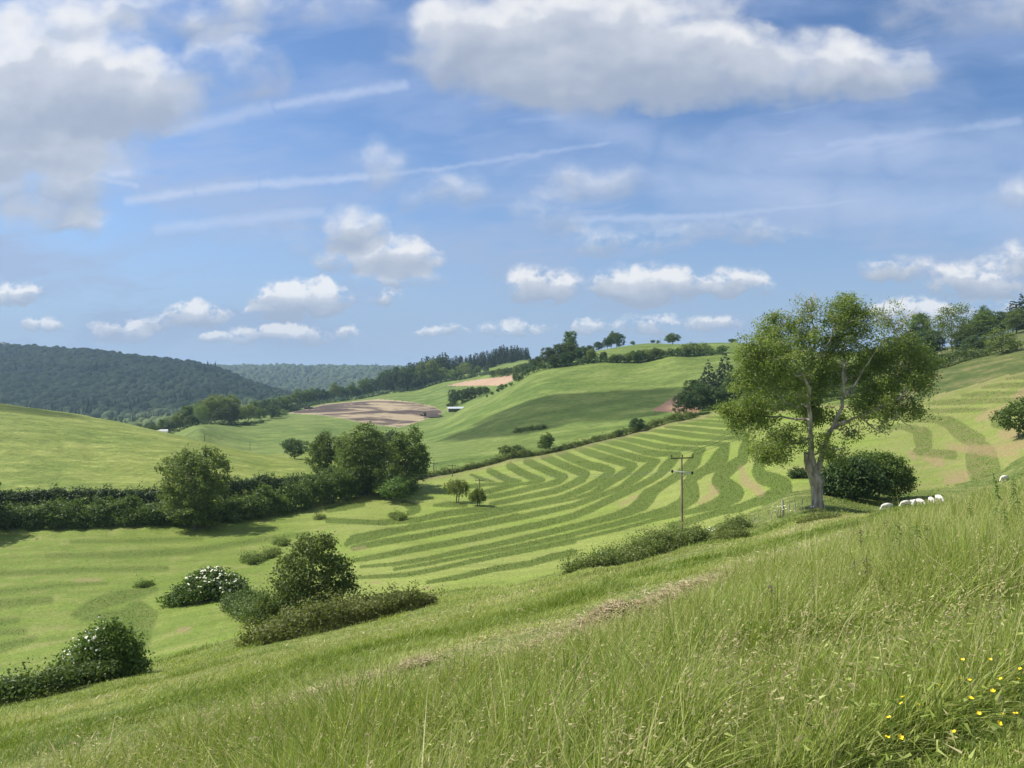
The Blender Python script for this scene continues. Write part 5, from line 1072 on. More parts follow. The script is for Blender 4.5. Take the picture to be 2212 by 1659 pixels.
# ------------------------------------------------------------------ farm things far off
M_TYRE = mat_plain('tyre', (.025, .024, .023), .9); M_BLUE = mat_plain('tractor_blue', (.07, .09, .13), .5); M_RED = mat_plain('spreader_paint', (.34, .16, .08), .6); M_TAN = mat_plain('trailer_side', (.40, .31, .22), .7); M_GLASS = mat_plain('cab_glass', (.06, .08, .09), .15)
M_MUCK = mat_plain('dung', (.030, .022, .017), .95, 0, .4, 1.0); M_TIN = mat_plain('corrugated_roof', (.50, .53, .55), .45, .2); M_BOARD = mat_plain('shed_boards', (.26, .24, .21), .85); M_POLY = mat_plain('white_sheet', (.58, .58, .58), .6)
def wheel(parent, x, y, r, wd):
    w = lathe('wheel', parent, (x, y-wd/2, r), (0, 1, 0), [(0, r*.55), (0, r), (wd*.5, r*1.04), (wd, r), (wd, r*.55)], M_TYRE, 16)
    lathe('rim', w, (x, y-wd/2+.03, r), (0, 1, 0), [(0, .02), (0, r*.5), (wd-.06, r*.5), (wd-.06, .02)], M_TAN, 12)
def tractor(px, py, rot, label, col):
    Y = Y_at(px, py, 440, 760); e = add_obj('tractor', None, loc=ground_at(px, Y), label=label, cat='tractor'); e.rotation_euler = (0, 0, rot); e.scale = (1.15,)*3
    v = np.array([(-.3, -.45, .7), (2.3, -.4, .75), (2.3, .4, .75), (-.3, .45, .7), (-.3, -.42, 1.75), (2.2, -.33, 1.5), (2.2, .33, 1.5), (-.3, .42, 1.75)])
    add_obj('hood', build_mesh('hood', v, [np.array([(0, 3, 2, 1), (4, 5, 6, 7), (0, 1, 5, 4), (2, 3, 7, 6), (1, 2, 6, 5), (0, 4, 7, 3)])], col, None, False), e)
    c = box('cab', e, (-.8, 0, 1.75), (1.25, 1.4, 1.3), M_GLASS); box('cab_roof', c, (-.8, 0, 2.47), (1.45, 1.6, .14), col)
    box('chassis', e, (.5, 0, .72), (3.2, .5, .35), M_TYRE)
    part('exhaust', e, [(1.2, .25, 1.5)], [(1.2, .25, 2.5)], [.05], [.05], M_TYRE, 6)
    for y in (-.85, .85): wheel(e, -.75, y, .88, .5); wheel(e, 1.75, y*.9, .58, .36)
    return e
def spreader(px, py, rot, label):
    Y = Y_at(px, py, 440, 760); e = add_obj('muck_spreader', None, loc=ground_at(px, Y), label=label, cat='trailer'); e.rotation_euler = (0, 0, rot); e.scale = (1.1,)*3
    v = np.array([(-2.4, -.8, .8), (2.2, -.8, .8), (2.2, .8, .8), (-2.4, .8, .8), (-2.5, -1.15, 2.1), (2.3, -1.15, 2.1), (2.3, 1.15, 2.1), (-2.5, 1.15, 2.1)])
    add_obj('body', build_mesh('body', v, [np.array([(0, 3, 2, 1), (0, 1, 5, 4), (2, 3, 7, 6), (1, 2, 6, 5), (0, 4, 7, 3)])], M_TAN, None, False), e)
    box('load', e, (-.1, 0, 1.95), (4.4, 1.9, .5), M_MUCK); box('beater_guard', e, (-2.6, 0, 2.5), (.35, 2.1, 1.6), M_TYRE)
    for y in (-1.05, 1.05): wheel(e, -.6, y, .62, .45); wheel(e, .75, y, .62, .45)
    part('drawbar', e, [(2.2, 0, .8)], [(3.6, 0, .6)], [.09], [.07], M_TYRE, 6)
tractor(670, 884, .05, 'dark tractor towing the muck spreader at the far corner of the ploughed field', M_BLUE)
spreader(661, 883.5, .05, 'muck spreader trailer behind the dark tractor')
tractor(915, 898, 2.6, 'rust red loader tractor beside the dark dung heap', M_RED)
def heap():
    a = ground_at(921, Y_at(921, 901, 440, 760)); b = ground_at(956, Y_at(956, 900, 440, 760)); n = 26; m = 9
    A, B = np.array(a), np.array(b); d = unit((B-A)*np.array([1, 1, 0])); s = np.array([-d[1], d[0], 0]); V_ = []
    for i in range(n):
        t = i/(n-1); c = A+(B-A)*t; h = 2.3*(math.sin(math.pi*min(max(t, .02), .98))**.35)*(.75+.5*float(vnoise(t*9, 2.0, 4)))
        for j in range(m):
            u = -1+2*j/(m-1); V_.append(c+s*u*2.6+np.array([0, 0, h*(1-abs(u))**.8-.15]))
    q = [(i*m+j, i*m+j+1, (i+1)*m+j+1, (i+1)*m+j) for i in range(n-1) for j in range(m-1)]
    V_ = np.array(V_); add_obj('dung_heap', build_mesh('dung_heap', V_-A, [np.array(q)], M_MUCK), loc=A, label='long dark dung heap at the edge of the ploughed field', cat='heap')
heap()
def shed():
    Y = Y_at(985, 893, 480, 620); g = np.array(ground_at(985, Y)); e = add_obj('shed', None, loc=g, label='open fronted shed with pale tin roof by the ploughed field', cat='shed'); e.rotation_euler = (0, 0, .18)
    k = Y/FL; L_, D_, h = 34*k, 6.0, 8.5*k
    for x, nm in ((-L_/2, 'side_wall'), (L_/2, 'side_wall')): box(nm, e, (x, 0, h*.42), (.2, D_-.3, h*.95), M_BOARD)
    box('back_wall', e, (0, D_/2-.25, h*.5), (L_-.3, .2, h*1.1), M_BOARD)
    for x in (-L_*.25, .3, L_*.28): box('post', e, (x, -D_/2+.3, h*.42), (.22, .22, h*.9), M_POLE)
    r = []
    n = 40
    for i in range(n+1):
        x = -L_/2-.4+(L_+.8)*i/n; dz = .05*(i % 2)
        r += [(x, -D_/2-.5, h*.92+dz), (x, D_/2+.3, h*1.30+dz), (x, -D_/2-.5, h*.92+dz-.12), (x, D_/2+.3, h*1.30+dz-.12)]
    q = []
    for i in range(n):
        a = i*4; q += [(a, a+4, a+5, a+1), (a+2, a+3, a+7, a+6), (a, a+2, a+6, a+4), (a+1, a+5, a+7, a+3)]
    add_obj('roof', build_mesh('roof', np.array(r), [np.array(q)], M_TIN, None, False), e)
shed()
def tunnel(px, py, L_, label):
    Y = 372; g = np.array(ground_at(px, Y)); g[2] = (CY-py)/FL*Y-2.2
    e = add_obj('polytunnel', None, loc=g, label=label, cat='shed', group='white tunnels behind the left hill'); e.rotation_euler = (0, 0, .3)
    n = 12; an = np.linspace(0, math.pi, n); V_ = []
    for x in np.linspace(-L_/2, L_/2, 6): V_ += [(x, 2.2*math.cos(a), 2.4*math.sin(a)) for a in an]
    q = [(i*n+j, i*n+j+1, (i+1)*n+j+1, (i+1)*n+j) for i in range(5) for j in range(n-1)]
    add_obj('cover', build_mesh('cover', np.array(V_), [np.array(q)], M_POLY), e)
    for x in (-L_/2+.02, L_/2-.02):
        ev = np.array([(x, 2.15*math.cos(a), 2.35*math.sin(a)) for a in an]+[(x, 0, 0)]); add_obj('end_wall', build_mesh('end_wall', ev, [np.array([(j, j+1, n) for j in range(n-1)])], M_BOARD), e)
tunnel(345, 930, 5.0, 'left white tunnel peeping over the left hill'); tunnel(354, 928.5, 4.0, 'right white tunnel peeping over the left hill')
def house(px, Y, lift, label):
    g = np.array(ground_at(px, Y)); g[2] += lift; e = add_obj('house', None, loc=g, label=label, cat='house')
    w_ = box('wall', e, (0, 0, 2.5), (11, 8, 9), M_POLY)
    v = np.array([(-6, -4.6, 7.0), (6, -4.6, 7.0), (6, 4.6, 7.0), (-6, 4.6, 7.0), (-6, 0, 10.4), (6, 0, 10.4)]); add_obj('roof', build_mesh('roof', v, [np.array([(0, 1, 5, 4), (2, 3, 4, 5), (0, 3, 2, 1)]), np.array([(0, 4, 3), (1, 2, 5)])], M_BOARD, None, False), e)
    for x in (-3, 0, 3): box('window', e, (x, -4.03, 4.4), (1.4, .1, 1.6), M_GLASS)
    box('door', e, (1.5, -4.03, 1.2), (1.1, .1, 2.2), M_BOARD)
house(7, 1960, 9, 'tiny white house among the trees high on the wooded hill')

# ------------------------------------------------------------------ woods on the far hills: one mass each
def forest(name, label, lo, hi, px0, px1, spacing, size, seed, col):
    rng = np.random.default_rng(seed)
    bm = bpy.data.meshes.new('t'); import bmesh
    b = bmesh.new(); bmesh.ops.create_icosphere(b, subdivisions=2, radius=1.0); b.to_mesh(bm); b.free()
    V0 = np.empty(len(bm.vertices)*3); bm.vertices.foreach_get('co', V0); V0 = V0.reshape(-1, 3)
    F0 = np.array([p.vertices[:] for p in bm.polygons]); bpy.data.meshes.remove(bm)
    var = []
    for i in range(8):
        d = 1+.62*(fbm(V0[:, 0]*1.9+i*5+V0[:, 2]*1.3, V0[:, 1]*1.9+V0[:, 2]*1.1+i*3, 40+i, 3)-.5)*2
        q = V0*d[:, None]; q[:, 2] = np.maximum(q[:, 2], -.8); var.append(q)
    # jittered grid over the hill
    x0, x1 = (px0-CX)/FL*hi, (px1-CX)/FL*hi
    gx, gy = np.meshgrid(np.arange(min(x0, (px0-CX)/FL*lo), max(x1, (px1-CX)/FL*lo), spacing), np.arange(lo, hi, spacing))
    gx = gx.ravel()+rng.uniform(-.45, .45, gx.size)*spacing; gy = gy.ravel()+rng.uniform(-.45, .45, gy.size)*spacing
    px = CX+FL*gx/gy; ok = (px > px0) & (px < px1); gx, gy, px = gx[ok], gy[ok], px[ok]
    z = gz(gx, gy); n = len(gx)
    py = CY-FL*z/gy; ok = py < 945; gx, gy, z = gx[ok], gy[ok], z[ok]; n = len(gx); py_ok = py[ok]
    R = size*rng.uniform(.65, 1.25, n); patch = fbm(gx/160, gy/160, seed, 3)
    con = (vnoise(gx/70, gy/70, seed+2) > .80) & (py_ok > 800) & (rng.uniform(size=n) < .7)
    H = R*np.where(con, 1.6, rng.uniform(.8, 1.15, n)); Rx = R*np.where(con, .62, 1)
    k = rng.integers(0, 8, n); a = rng.uniform(0, 6.283, n)
    Vv = np.array(var)[k]
    ca, sa_ = np.cos(a)[:, None], np.sin(a)[:, None]
    x = Vv[:, :, 0]*ca-Vv[:, :, 1]*sa_; y = Vv[:, :, 0]*sa_+Vv[:, :, 1]*ca; zz = Vv[:, :, 2]
    tap = np.where(con[:, None], np.clip(1.0-.55*(zz+.6), .12, 1.4), 1.0)
    V_ = np.stack([gx[:, None]+x*Rx[:, None]*tap, gy[:, None]+y*Rx[:, None]*tap, z[:, None]+(zz+.55)*H[:, None]], -1).reshape(-1, 3)
    F_ = (np.arange(n)[:, None, None]*len(V0)+F0[None]).reshape(-1, 3)
    tint = np.clip(.55*patch+.55*rng.uniform(0, 1, n)-.05, 0, 1); tint = np.where(con, tint*.25, tint)
    m, t = new_mat(name+'_leaves')
    tv = t.n('ShaderNodeAttribute', attribute_name='tint').outputs['Fac']; nz = t.noise(t.n('ShaderNodeNewGeometry').outputs['Position'], .35, 3, .6)
    c = t.mix(t.m('ADD', tv, t.m('MULTIPLY', t.m('SUBTRACT', nz, .5), .5), clamp=True), *col)
    finish(t, t.n('ShaderNodeBsdfPrincipled', {'Base Color': c, 'Roughness': .9, 'Specular IOR Level': .1, 'Normal': t.n('ShaderNodeBump', {'Strength': .9, 'Distance': 2.5, 'Height': nz}).outputs[0]}).outputs[0])
    add_obj(name, build_mesh(name, V_, [F_], m, {'tint': np.repeat(tint, len(V0))}, True), label=label, cat='wood', kind='stuff')
forest('forest', 'dark mixed wood covering the hill at the far left', 1020, 2130, -300, 700, 12.5, 8.6, 3, ((.020, .038, .020), (.072, .100, .044)))
forest('forest', 'hazy wood along the furthest hill across the valley', 2350, 3800, 380, 1000, 19, 12, 5, ((.040, .060, .024), (.085, .110, .044)))
forest('forest', 'trees in the valley bottom below the dark hill', 640, 1020, 60, 640, 11, 5.5, 9, ((.045, .070, .028), (.125, .165, .060)))

# ------------------------------------------------------------------ grass of the hillside meadow
def mat_grass(name):
    m, t = new_mat(name)
    tint = t.n('ShaderNodeAttribute', attribute_name='tint').outputs['Fac']; dry = t.n('ShaderNodeAttribute', attribute_name='dry').outputs['Fac']
    c = t.mix(t.step(tint, 0, .5), (.116, .174, .023), (.228, .300, .047)); c = t.mix(t.step(tint, .5, 1), c, (.420, .468, .145))
    c = t.mix(t.step(dry, .10, 1.0), c, t.mix(tint, (.38, .31, .15), (.66, .56, .35)))
    b = t.n('ShaderNodeBsdfPrincipled', {'Base Color': c, 'Roughness': .5, 'Specular IOR Level': .3})
    tr = t.n('ShaderNodeBsdfTranslucent', {'Color': t.v('MULTIPLY', c, (1.1, 1.15, .75))})
    finish(t, t.n('ShaderNodeMixShader', {0: .36, 1: b.outputs[0], 2: tr.outputs[0]}).outputs[0]); return m
M_GRASS = mat_grass('grass_blades')

def blades(x, y, h, wd, lean, az, tint, dry, rng, segs=2):
    """curved tapering blades rooted on the ground"""
    n = len(x); z = gz(x, y); root = np.stack([x, y, z-.02], -1)
    dirv = np.stack([np.cos(az), np.sin(az), np.zeros(n)], -1)
    fa = rng.uniform(0, 6.283, n); side = np.stack([np.cos(fa), np.sin(fa), np.zeros(n)], -1)
    V_ = np.empty((n, segs*2+1, 3))
    for k in range(segs):
        t = k/segs; c = root+dirv*(lean*h*t*t)[:, None]; c[:, 2] += h*(t-.28*lean*t*t*.9)
        ww = (wd*(1-.35*t)*.5)[:, None]
        V_[:, 2*k] = c-side*ww; V_[:, 2*k+1] = c+side*ww
    c = root+dirv*(lean*h)[:, None]; c[:, 2] += h*(1-.28*lean); V_[:, -1] = c
    nv = segs*2+1; b = (np.arange(n)*nv)[:, None]
    F_ = [b+np.array([[2*k, 2*k+1, 2*k+3, 2*k+2]]) for k in range(segs-1)]
    tri = b+np.array([[2*segs-2, 2*segs-1, 2*segs]])
    return V_.reshape(-1, 3), F_, tri, np.repeat(tint, nv), np.repeat(dry, nv), c

def mat_stub():
    m, t = new_mat('stubble_blades')
    tint = t.n('ShaderNodeAttribute', attribute_name='tint').outputs['Fac']; dry = t.n('ShaderNodeAttribute', attribute_name='dry').outputs['Fac']
    c = t.mix(t.step(tint, .15, .85), (.095, .140, .022), (.235, .290, .062)); c = t.mix(dry, c, (.34, .27, .14))
    b = t.n('ShaderNodeBsdfDiffuse', {'Color': c}); tr = t.n('ShaderNodeBsdfTranslucent', {'Color': c})
    finish(t, t.n('ShaderNodeMixShader', {0: .45, 1: b.outputs[0], 2: tr.outputs[0]}).outputs[0]); return m
M_STUB = mat_stub()
def mat_hay():
    m, t = new_mat('old_hay'); tint = t.n('ShaderNodeAttribute', attribute_name='tint').outputs['Fac']
    finish(t, t.n('ShaderNodeBsdfPrincipled', {'Base Color': t.mix(tint, (.21, .160, .080), (.50, .415, .245)), 'Roughness': .8}).outputs[0]); return m
M_HAY = mat_hay()
class Sward:
    def __init__(s): s.v = []; s.q = []; s.t = []; s.ti = []; s.dr = []; s.o = 0
    def add(s, V_, F_, tri, ti, dr, *_):
        s.v.append(V_); s.t.append(tri+s.o); s.ti.append(ti); s.dr.append(dr)
        for f in F_: s.q.append(f+s.o)
        s.o += len(V_)
    def done(s, name, label, mat=None):
        v = np.concatenate(s.v); f = ([np.concatenate(s.q)] if s.q else [])+[np.concatenate(s.t)]
        add_obj(name, build_mesh(name, v, f, mat or M_GRASS, {'tint': np.concatenate(s.ti), 'dry': np.concatenate(s.dr)}, False), label=label, cat='grass', kind='stuff')

def scatter(n, ya, yb, pa, pb, rng, power=1.0):
    """points seen between picture columns PA and PB, spread over distances YA..YB with density falling as distance grows"""
    u = rng.uniform(0, 1, n); e = 2-power
    Y = (ya**e+(yb**e-ya**e)*u)**(1/e) if abs(e) > 1e-6 else ya*(yb/ya)**u
    px = rng.uniform(pa, pb, n); return (px-CX)/FL*Y, Y, px

def zone(x, y):
    """0..1 weights of: tall sward, dry trampled strip, short path"""
    wob = (fbm(x/3.5, y/3.5, 71, 3)-.5)*5.0+(fbm(x/11, y/11, 75, 2)-.5)*4
    s = y-1.02*x+wob
    tall = 1-sstep(s, 9.5, 12.5)
    dry = sstep(s, 9.5, 12)*(1-sstep(s, 13.5, 18.0))
    path = sstep(4.2+.65*(x-2.07)-y+(fbm(x, y, 5, 2)-.5)*.6, -.1, .35)*(y < 8)
    return tall, dry, path, s

def meadow():
    rng = np.random.default_rng(21); S = Sward(); S2 = Sward()
    for n, ya, yb, pw in ((150000, 2.1, 9, 1.35), (170000, 8, 24, 1.25), (170000, 20, 62, 1.1), (70000, 50, 92, 1.0)):
        x, y, px = scatter(n, ya, yb, -60, 2272, rng, pw)
        yb_ = np.interp(px, *YB)
        ok = y < yb_+rng.normal(size=n)*1.2; x, y, px = x[ok], y[ok], px[ok]; n = len(x)
        tall, dry, path, s_ = zone(x, y)
        band = np.exp(-((s_-21.5)/2.6)**2)*sstep(fbm(x/5, y/5, 97, 2), .30, .55); pale = np.exp(-((s_-31)/4.5)**2)
        patch = fbm(x/2.2, y/2.2, 31, 3); patch2 = fbm(x/6+3, y/6, 37, 3)
        lush = sstep(fbm((x+y)/14, (y-1.02*x)/3.2, 43, 3), .50, .66)*(1-tall)
        h = np.where(rng.uniform(size=n) < .3, 1.25, 1.0)*(tall*(.46+.42*patch)+(1-tall)*(.085+.12*patch2+.10*lush))
        tuft = vnoise(x/.42, y/.42, 91)*.6+vnoise(x/1.1, y/1.1, 93)*.4
        h = h*(1-.45*dry*(1-tall))*(1-path)+path*.10
        h = (h+.10*band*(1-tall))*np.where(tall > .5, .45+1.05*tuft, .18+1.75*tuft**1.4)
        h = h*rng.uniform(.55, 1.2, n)*(1+.15*(y > 20))
        h = np.where((px > 1500) & (y < 6.5) & (path < .5), np.minimum(h, .50), h)
        wd = np.maximum(.0062*rng.uniform(.6, 1.9, n), y*.00068*rng.uniform(.6, 1.6, n))
        az = np.where(rng.uniform(size=n) < .45, rng.uniform(0, 6.283, n), rng.normal(size=n)*.75-.5+5.0*(fbm(x/1.6, y/1.6, 95, 2)-.5))
        lean = np.clip(rng.gamma(2.2, .22, n), .05, 1.5)+.35*(1-tall)*rng.uniform(0, 1, n)+.9*dry*(1-tall)*rng.uniform(0, 1, n)
        tint = np.clip(.47+.16*(1-tall)*(s_ > 12)+.55*(patch2-.4)+.70*(rng.uniform(0, 1, n)-.45)-.35*lush-.48*band+.10*pale-.30*sstep(px, 1250, 1450)*sstep(y, 58, 66)+.12*tall+.18*path, 0, 1)
        d0 = np.clip(.05+.22*tall*(patch-.38)+0.42*pale*rng.uniform(.3, 1.2, n)-.25*band+.5*(1-tall)*(1-lush)*np.maximum(patch2-.42, 0)+dry*.75*rng.uniform(.2, 1.3, n)*(1-path)+.65*(rng.uniform(size=n) < (.07+.09*tall*(1-path)))*rng.uniform(.4, 1.2, n), 0, 1)
        S.add(*blades(x, y, h, wd, lean, az, tint, d0, rng, 3 if ya < 8 else 2))
    # small broad leaves and bent bits among the blades
    n = 46000; x, y, px = scatter(n, 2.2, 26, -60, 2272, rng, 1.3); tall, dry, path, s_ = zone(x, y)
    keep = rng.uniform(size=n) < (.35+.65*tall)*(1-.6*path); x, y, px, tall = x[keep], y[keep], px[keep], tall[keep]; n = len(x)
    c = np.stack([x, y, gz(x, y)+rng.uniform(.05, 1, n)**.8*(.16+.46*tall)], -1); an = rng.uniform(0, 6.283, n)
    d3 = unit(np.stack([np.cos(an), np.sin(an), rng.normal(size=n)*.7-.1], -1)); sd = unit(np.cross(d3, rng.normal(size=(n, 3))))
    l = np.maximum(.05*rng.uniform(.5, 1.5, n), y*.0020); w_ = np.maximum(.006*rng.uniform(.6, 1.8, n), y*.00045)
    tri = np.stack([c-sd*w_[:, None], c+sd*w_[:, None], c+d3*l[:, None]], 1).reshape(-1, 3)
    S.add(tri, [], np.arange(3*n).reshape(-1, 3), np.repeat(rng.uniform(0, 1, n), 3), np.repeat(np.where(rng.uniform(size=n) < .22, rng.uniform(.3, 1, n), .05), 3))
    S.done('grass', 'hillside grass in front, tall and seeding near the camera, shorter beyond')
    # flowering stems with seed heads
    for n, ya, yb in ((2000, 2.3, 8), (2800, 7, 22), (2200, 18, 48)):
        x, y, px = scatter(n, ya, yb, -60, 2272, rng, 1.2)
        tall, dry, path, s_ = zone(x, y); ok = (rng.uniform(size=n) < tall*(1-path)) & (y < np.interp(px, *YB)-2); x, y = x[ok], y[ok]; n = len(x)
        h = rng.uniform(.62, 1.08, n); lean = rng.uniform(.1, .5, n); az = rng.normal(size=n)*.9-.3
        o = np.clip(.35+rng.uniform(0, .6, n), 0, 1); d0 = rng.uniform(.35, .95, n)
        wd = np.maximum(.0035, y*.0005)*np.ones(n)
        r = blades(x, y, h, wd, lean, az, o, d0, rng, 3); S2.add(*r); tip = r[-1]
        m = 9; kx = np.repeat(np.arange(n), m); tt = np.tile(np.arange(m)/m, n)
        c = tip[kx]; back = np.stack([np.cos(az), np.sin(az), np.full(n, 1.6)], -1)[kx]*(-.11*tt)[:, None]
        p_ = c+back+rng.normal(size=c.shape)*.008
        dv = unit(rng.normal(size=c.shape)*.6+np.stack([np.cos(az[kx]), np.sin(az[kx]), np.full(len(kx), .5)], -1)); sd = unit(np.cross(dv, rng.normal(size=c.shape)))
        ln = np.maximum(.020, y[kx]*.0011)*rng.uniform(.8, 1.6, len(kx)); w_ = ln*.34
        tri = np.stack([p_-sd*w_[:, None]*.5, p_+sd*w_[:, None]*.5, p_+dv*ln[:, None]], 1).reshape(-1, 3)
        S2.add(tri, [], np.arange(len(tri)).reshape(-1, 3), np.repeat(np.clip(rng.uniform(.1, .7, len(kx)), 0, 1), 3), np.repeat(rng.uniform(.5, 1, len(kx)), 3))
    S2.done('seeding_grass', 'tan seed heads standing above the tall grass in front')
    # stubble texture of the mown field
    S3 = Sward()
    x, y, px = scatter(230000, 33, 175, -40, 2250, rng, .9)
    ok = (y > np.interp(px, *YB)-.5) & (y < np.interp(px, *YU)*.985); x, y, px = x[ok], y[ok], px[ok]; n = len(x)
    py = CY-FL*rise(px, y); bf = np.clip(band_field(px, py, BANDS)/np.where(px < 640, 8.0, 3.0)+rng.normal(size=n)*.25, -1, 1)*.5+.5; sf = np.clip(band_field(px, py, SOIL)/6, -1, 1)*.5+.5
    bf = bf*band_strength(px); h = (.05+.06*bf)*rng.uniform(.5, 1.6, n)*(1-.5*sf); dk = bf > .5
    tint = np.clip((1-bf)*.85+rng.normal(size=n)*.17, 0, 1); d0 = np.where(dk, .04, rng.uniform(0, .4, n)**2)+sf*.5*rng.uniform(0, 1, n)
    S3.add(*blades(x, y, h, y*.00065*rng.uniform(.7, 1.8, n), rng.uniform(.3, 1.4, n), rng.uniform(0, 6.283, n), tint, np.clip(d0, 0, 1), rng, 2))
    x, y, px = scatter(420000, 33, 190, 560, 2250, rng, .7); ok = (y > np.interp(px, *YB)) & (y < np.interp(px, *YU)*.985); x, y, px = x[ok], y[ok], px[ok]
    bf = band_field(px, CY-FL*rise(px, y), BANDS); ok = (abs(bf+.6) < .75) & (rng.uniform(size=len(x)) < .22); x, y = x[ok], y[ok]; n = len(x)
    S3.add(*blades(x, y, rng.uniform(.05, .17, n), y*.0007*rng.uniform(.7, 1.8, n), rng.uniform(.2, 1.2, n), rng.uniform(0, 6.283, n), rng.uniform(0, .7, n), rng.uniform(0, .25, n), rng, 2))
    S3.done('mown_stubble', 'short cut grass lying in light and dark bands across the valley field', M_STUB)
    # heaps of old cut grass
    S4 = Sward()
    for cx_, cy_, L_, wd_, hh, n in ((1325, 1345, .8, .5, .30, 3600), (1235, 1388, 1.2, .5, .12, 2400), (1510, 1288, 2.0, 1.0, .26, 5600), (1590, 1265, 1.3, .7, .24, 2800), (1180, 1400, .9, .5, .06, 900), (470, 1610, 1.8, .35, .07, 3000), (900, 1290+150, .5, .4, .06, 500), (620, 1635, .7, .4, .06, 700), (700, 1500, 2.2, .3, .04, 1100)):
        Y = Y_at(cx_, cy_, 5, 40); g = ground_at(cx_, Y); dv = np.array([.71, .70])
        a = rng.normal(size=n)*L_*.5; b = rng.normal(size=n)*wd_*.5
        x = g.x+dv[0]*a-dv[1]*b; y = g.y+dv[1]*a+dv[0]*b; zz = hh*np.exp(-(a/L_)**2-(b/wd_)**2)*rng.uniform(.1, 1.1, n)
        an = rng.uniform(0, 6.283, n); l = rng.uniform(.10, .32, n)
        p0 = np.stack([x, y, gz(x, y)+zz+.05], -1); d3 = unit(np.stack([np.cos(an), np.sin(an), rng.normal(size=n)*.22], -1)); sd = unit(np.cross(d3, np.array([0, 0, 1.])+rng.normal(size=(n, 3))*.6))
        w_ = np.maximum(.004, Y*.0007)*rng.uniform(.7, 1.5, n)
        tri = np.stack([p0-sd*w_[:, None], p0+sd*w_[:, None], p0+d3*l[:, None]], 1).reshape(-1, 3)
        S4.add(tri, [], np.arange(3*n).reshape(-1, 3), np.repeat(rng.uniform(0, .8, n), 3), np.repeat(rng.uniform(.75, 1, n), 3))
    n = 17000; x, y, px = scatter(n, 5, 34, -60, 1900, rng, 1.1); tall, dry, path, s_ = zone(x, y)
    keep = rng.uniform(size=n) < (.75*dry+.18*np.exp(-((s_-29)/5)**2))*(fbm(x/1.4, y/1.4, 99, 2) > .47); x, y = x[keep], y[keep]; n = len(x)
    c = np.stack([x, y, gz(x, y)+rng.uniform(.03, .20, n)], -1); an = rng.uniform(0, 6.283, n); l = rng.uniform(.08, .28, n)
    d3 = unit(np.stack([np.cos(an), np.sin(an), rng.normal(size=n)*.25], -1)); sd = unit(np.cross(d3, np.array([0, 0, 1.])+rng.normal(size=(n, 3))*.6)); w_ = np.maximum(.004, y*.0006)*rng.uniform(.7, 1.5, n)
    tri = np.stack([c-sd*w_[:, None], c+sd*w_[:, None], c+d3*l[:, None]], 1).reshape(-1, 3)
    S4.add(tri, [], np.arange(3*n).reshape(-1, 3), np.repeat(rng.uniform(.4, 1, n), 3), np.repeat(np.ones(n), 3))
    S4.done('dead_grass', 'brown swathes of old cut grass lying along the hillside', M_HAY)
meadow()

# ------------------------------------------------------------------ flowers and weeds near the camera
M_PETAL = mat_plain('buttercup_petal', (.86, .62, .02), .25); M_STEM = mat_plain('flower_stem', (.10, .16, .03), .6)
def buttercup():
    V_, F_ = [], []
    for k in range(5):
        a = k/5*6.283; d = np.array([math.cos(a), math.sin(a), 0]); s = np.array([-d[1], d[0], 0]); o = len(V_)
        V_ += [d*.001, d*.007-s*.006+[0, 0, .002], d*.013-s*.005+[0, 0, .007], d*.0145+[0, 0, .008], d*.013+s*.005+[0, 0, .007], d*.007+s*.006+[0, 0, .002]]; F_.append(tuple(range(o, o+6)))
    fl_ = build_mesh('blossom', np.array(V_, float), [np.array(F_)], M_PETAL, None, False)
    v, f = tubes([(0, 0, -.45), (.03, .01, -.22)], [(.03, .01, -.22), (0, 0, 0)], [.0022, .002], [.002, .0016], 5)
    return fl_, build_mesh('stem', v, [f], M_STEM)
BF, BS = buttercup()
for x_, y_ in [(1485, 1113), (1478, 1150), (1575, 1157), (1404, 1235), (1390, 1355), (1470, 1352), (1790, 1323), (1665, 977), (1705, 1047), (1845, 888), (2010, 886), (1823, 1002), (1886, 1010), (2026, 1077), (1892, 1120), (2075, 1002), (2190, 942), (2182, 1005), (2155, 747), (1957, 457), (1943, 1210), (2087, 1218), (2062, 1268), (2163, 1213)]:
    px, py = 1415.7+.36*x_, 1106+.36*y_; hh = .46 if x_ < 2040 else .40
    Ys = np.linspace(2.0, 30, 1200); d_ = (gz((px-CX)/FL*Ys, Ys)+hh)-(CY-py)/FL*Ys; i = int(np.argmax(d_[:-1]*d_[1:] <= 0)); Y = Ys[i]
    e = add_obj('buttercup', None, loc=((px-CX)/FL*Y, Y, (CY-py)/FL*Y), label='glossy yellow buttercup on a thin stem in the long grass near the camera', cat='flower', group='buttercups in the long grass')
    b = add_obj('blossom', BF, e); b.rotation_euler = (rs.uniform(.1, .8), rs.uniform(-.4, .4), rs.uniform(0, 6)); q = rs.uniform(.65, .95); b.scale = (q, q, q); add_obj('stem', BS, e)

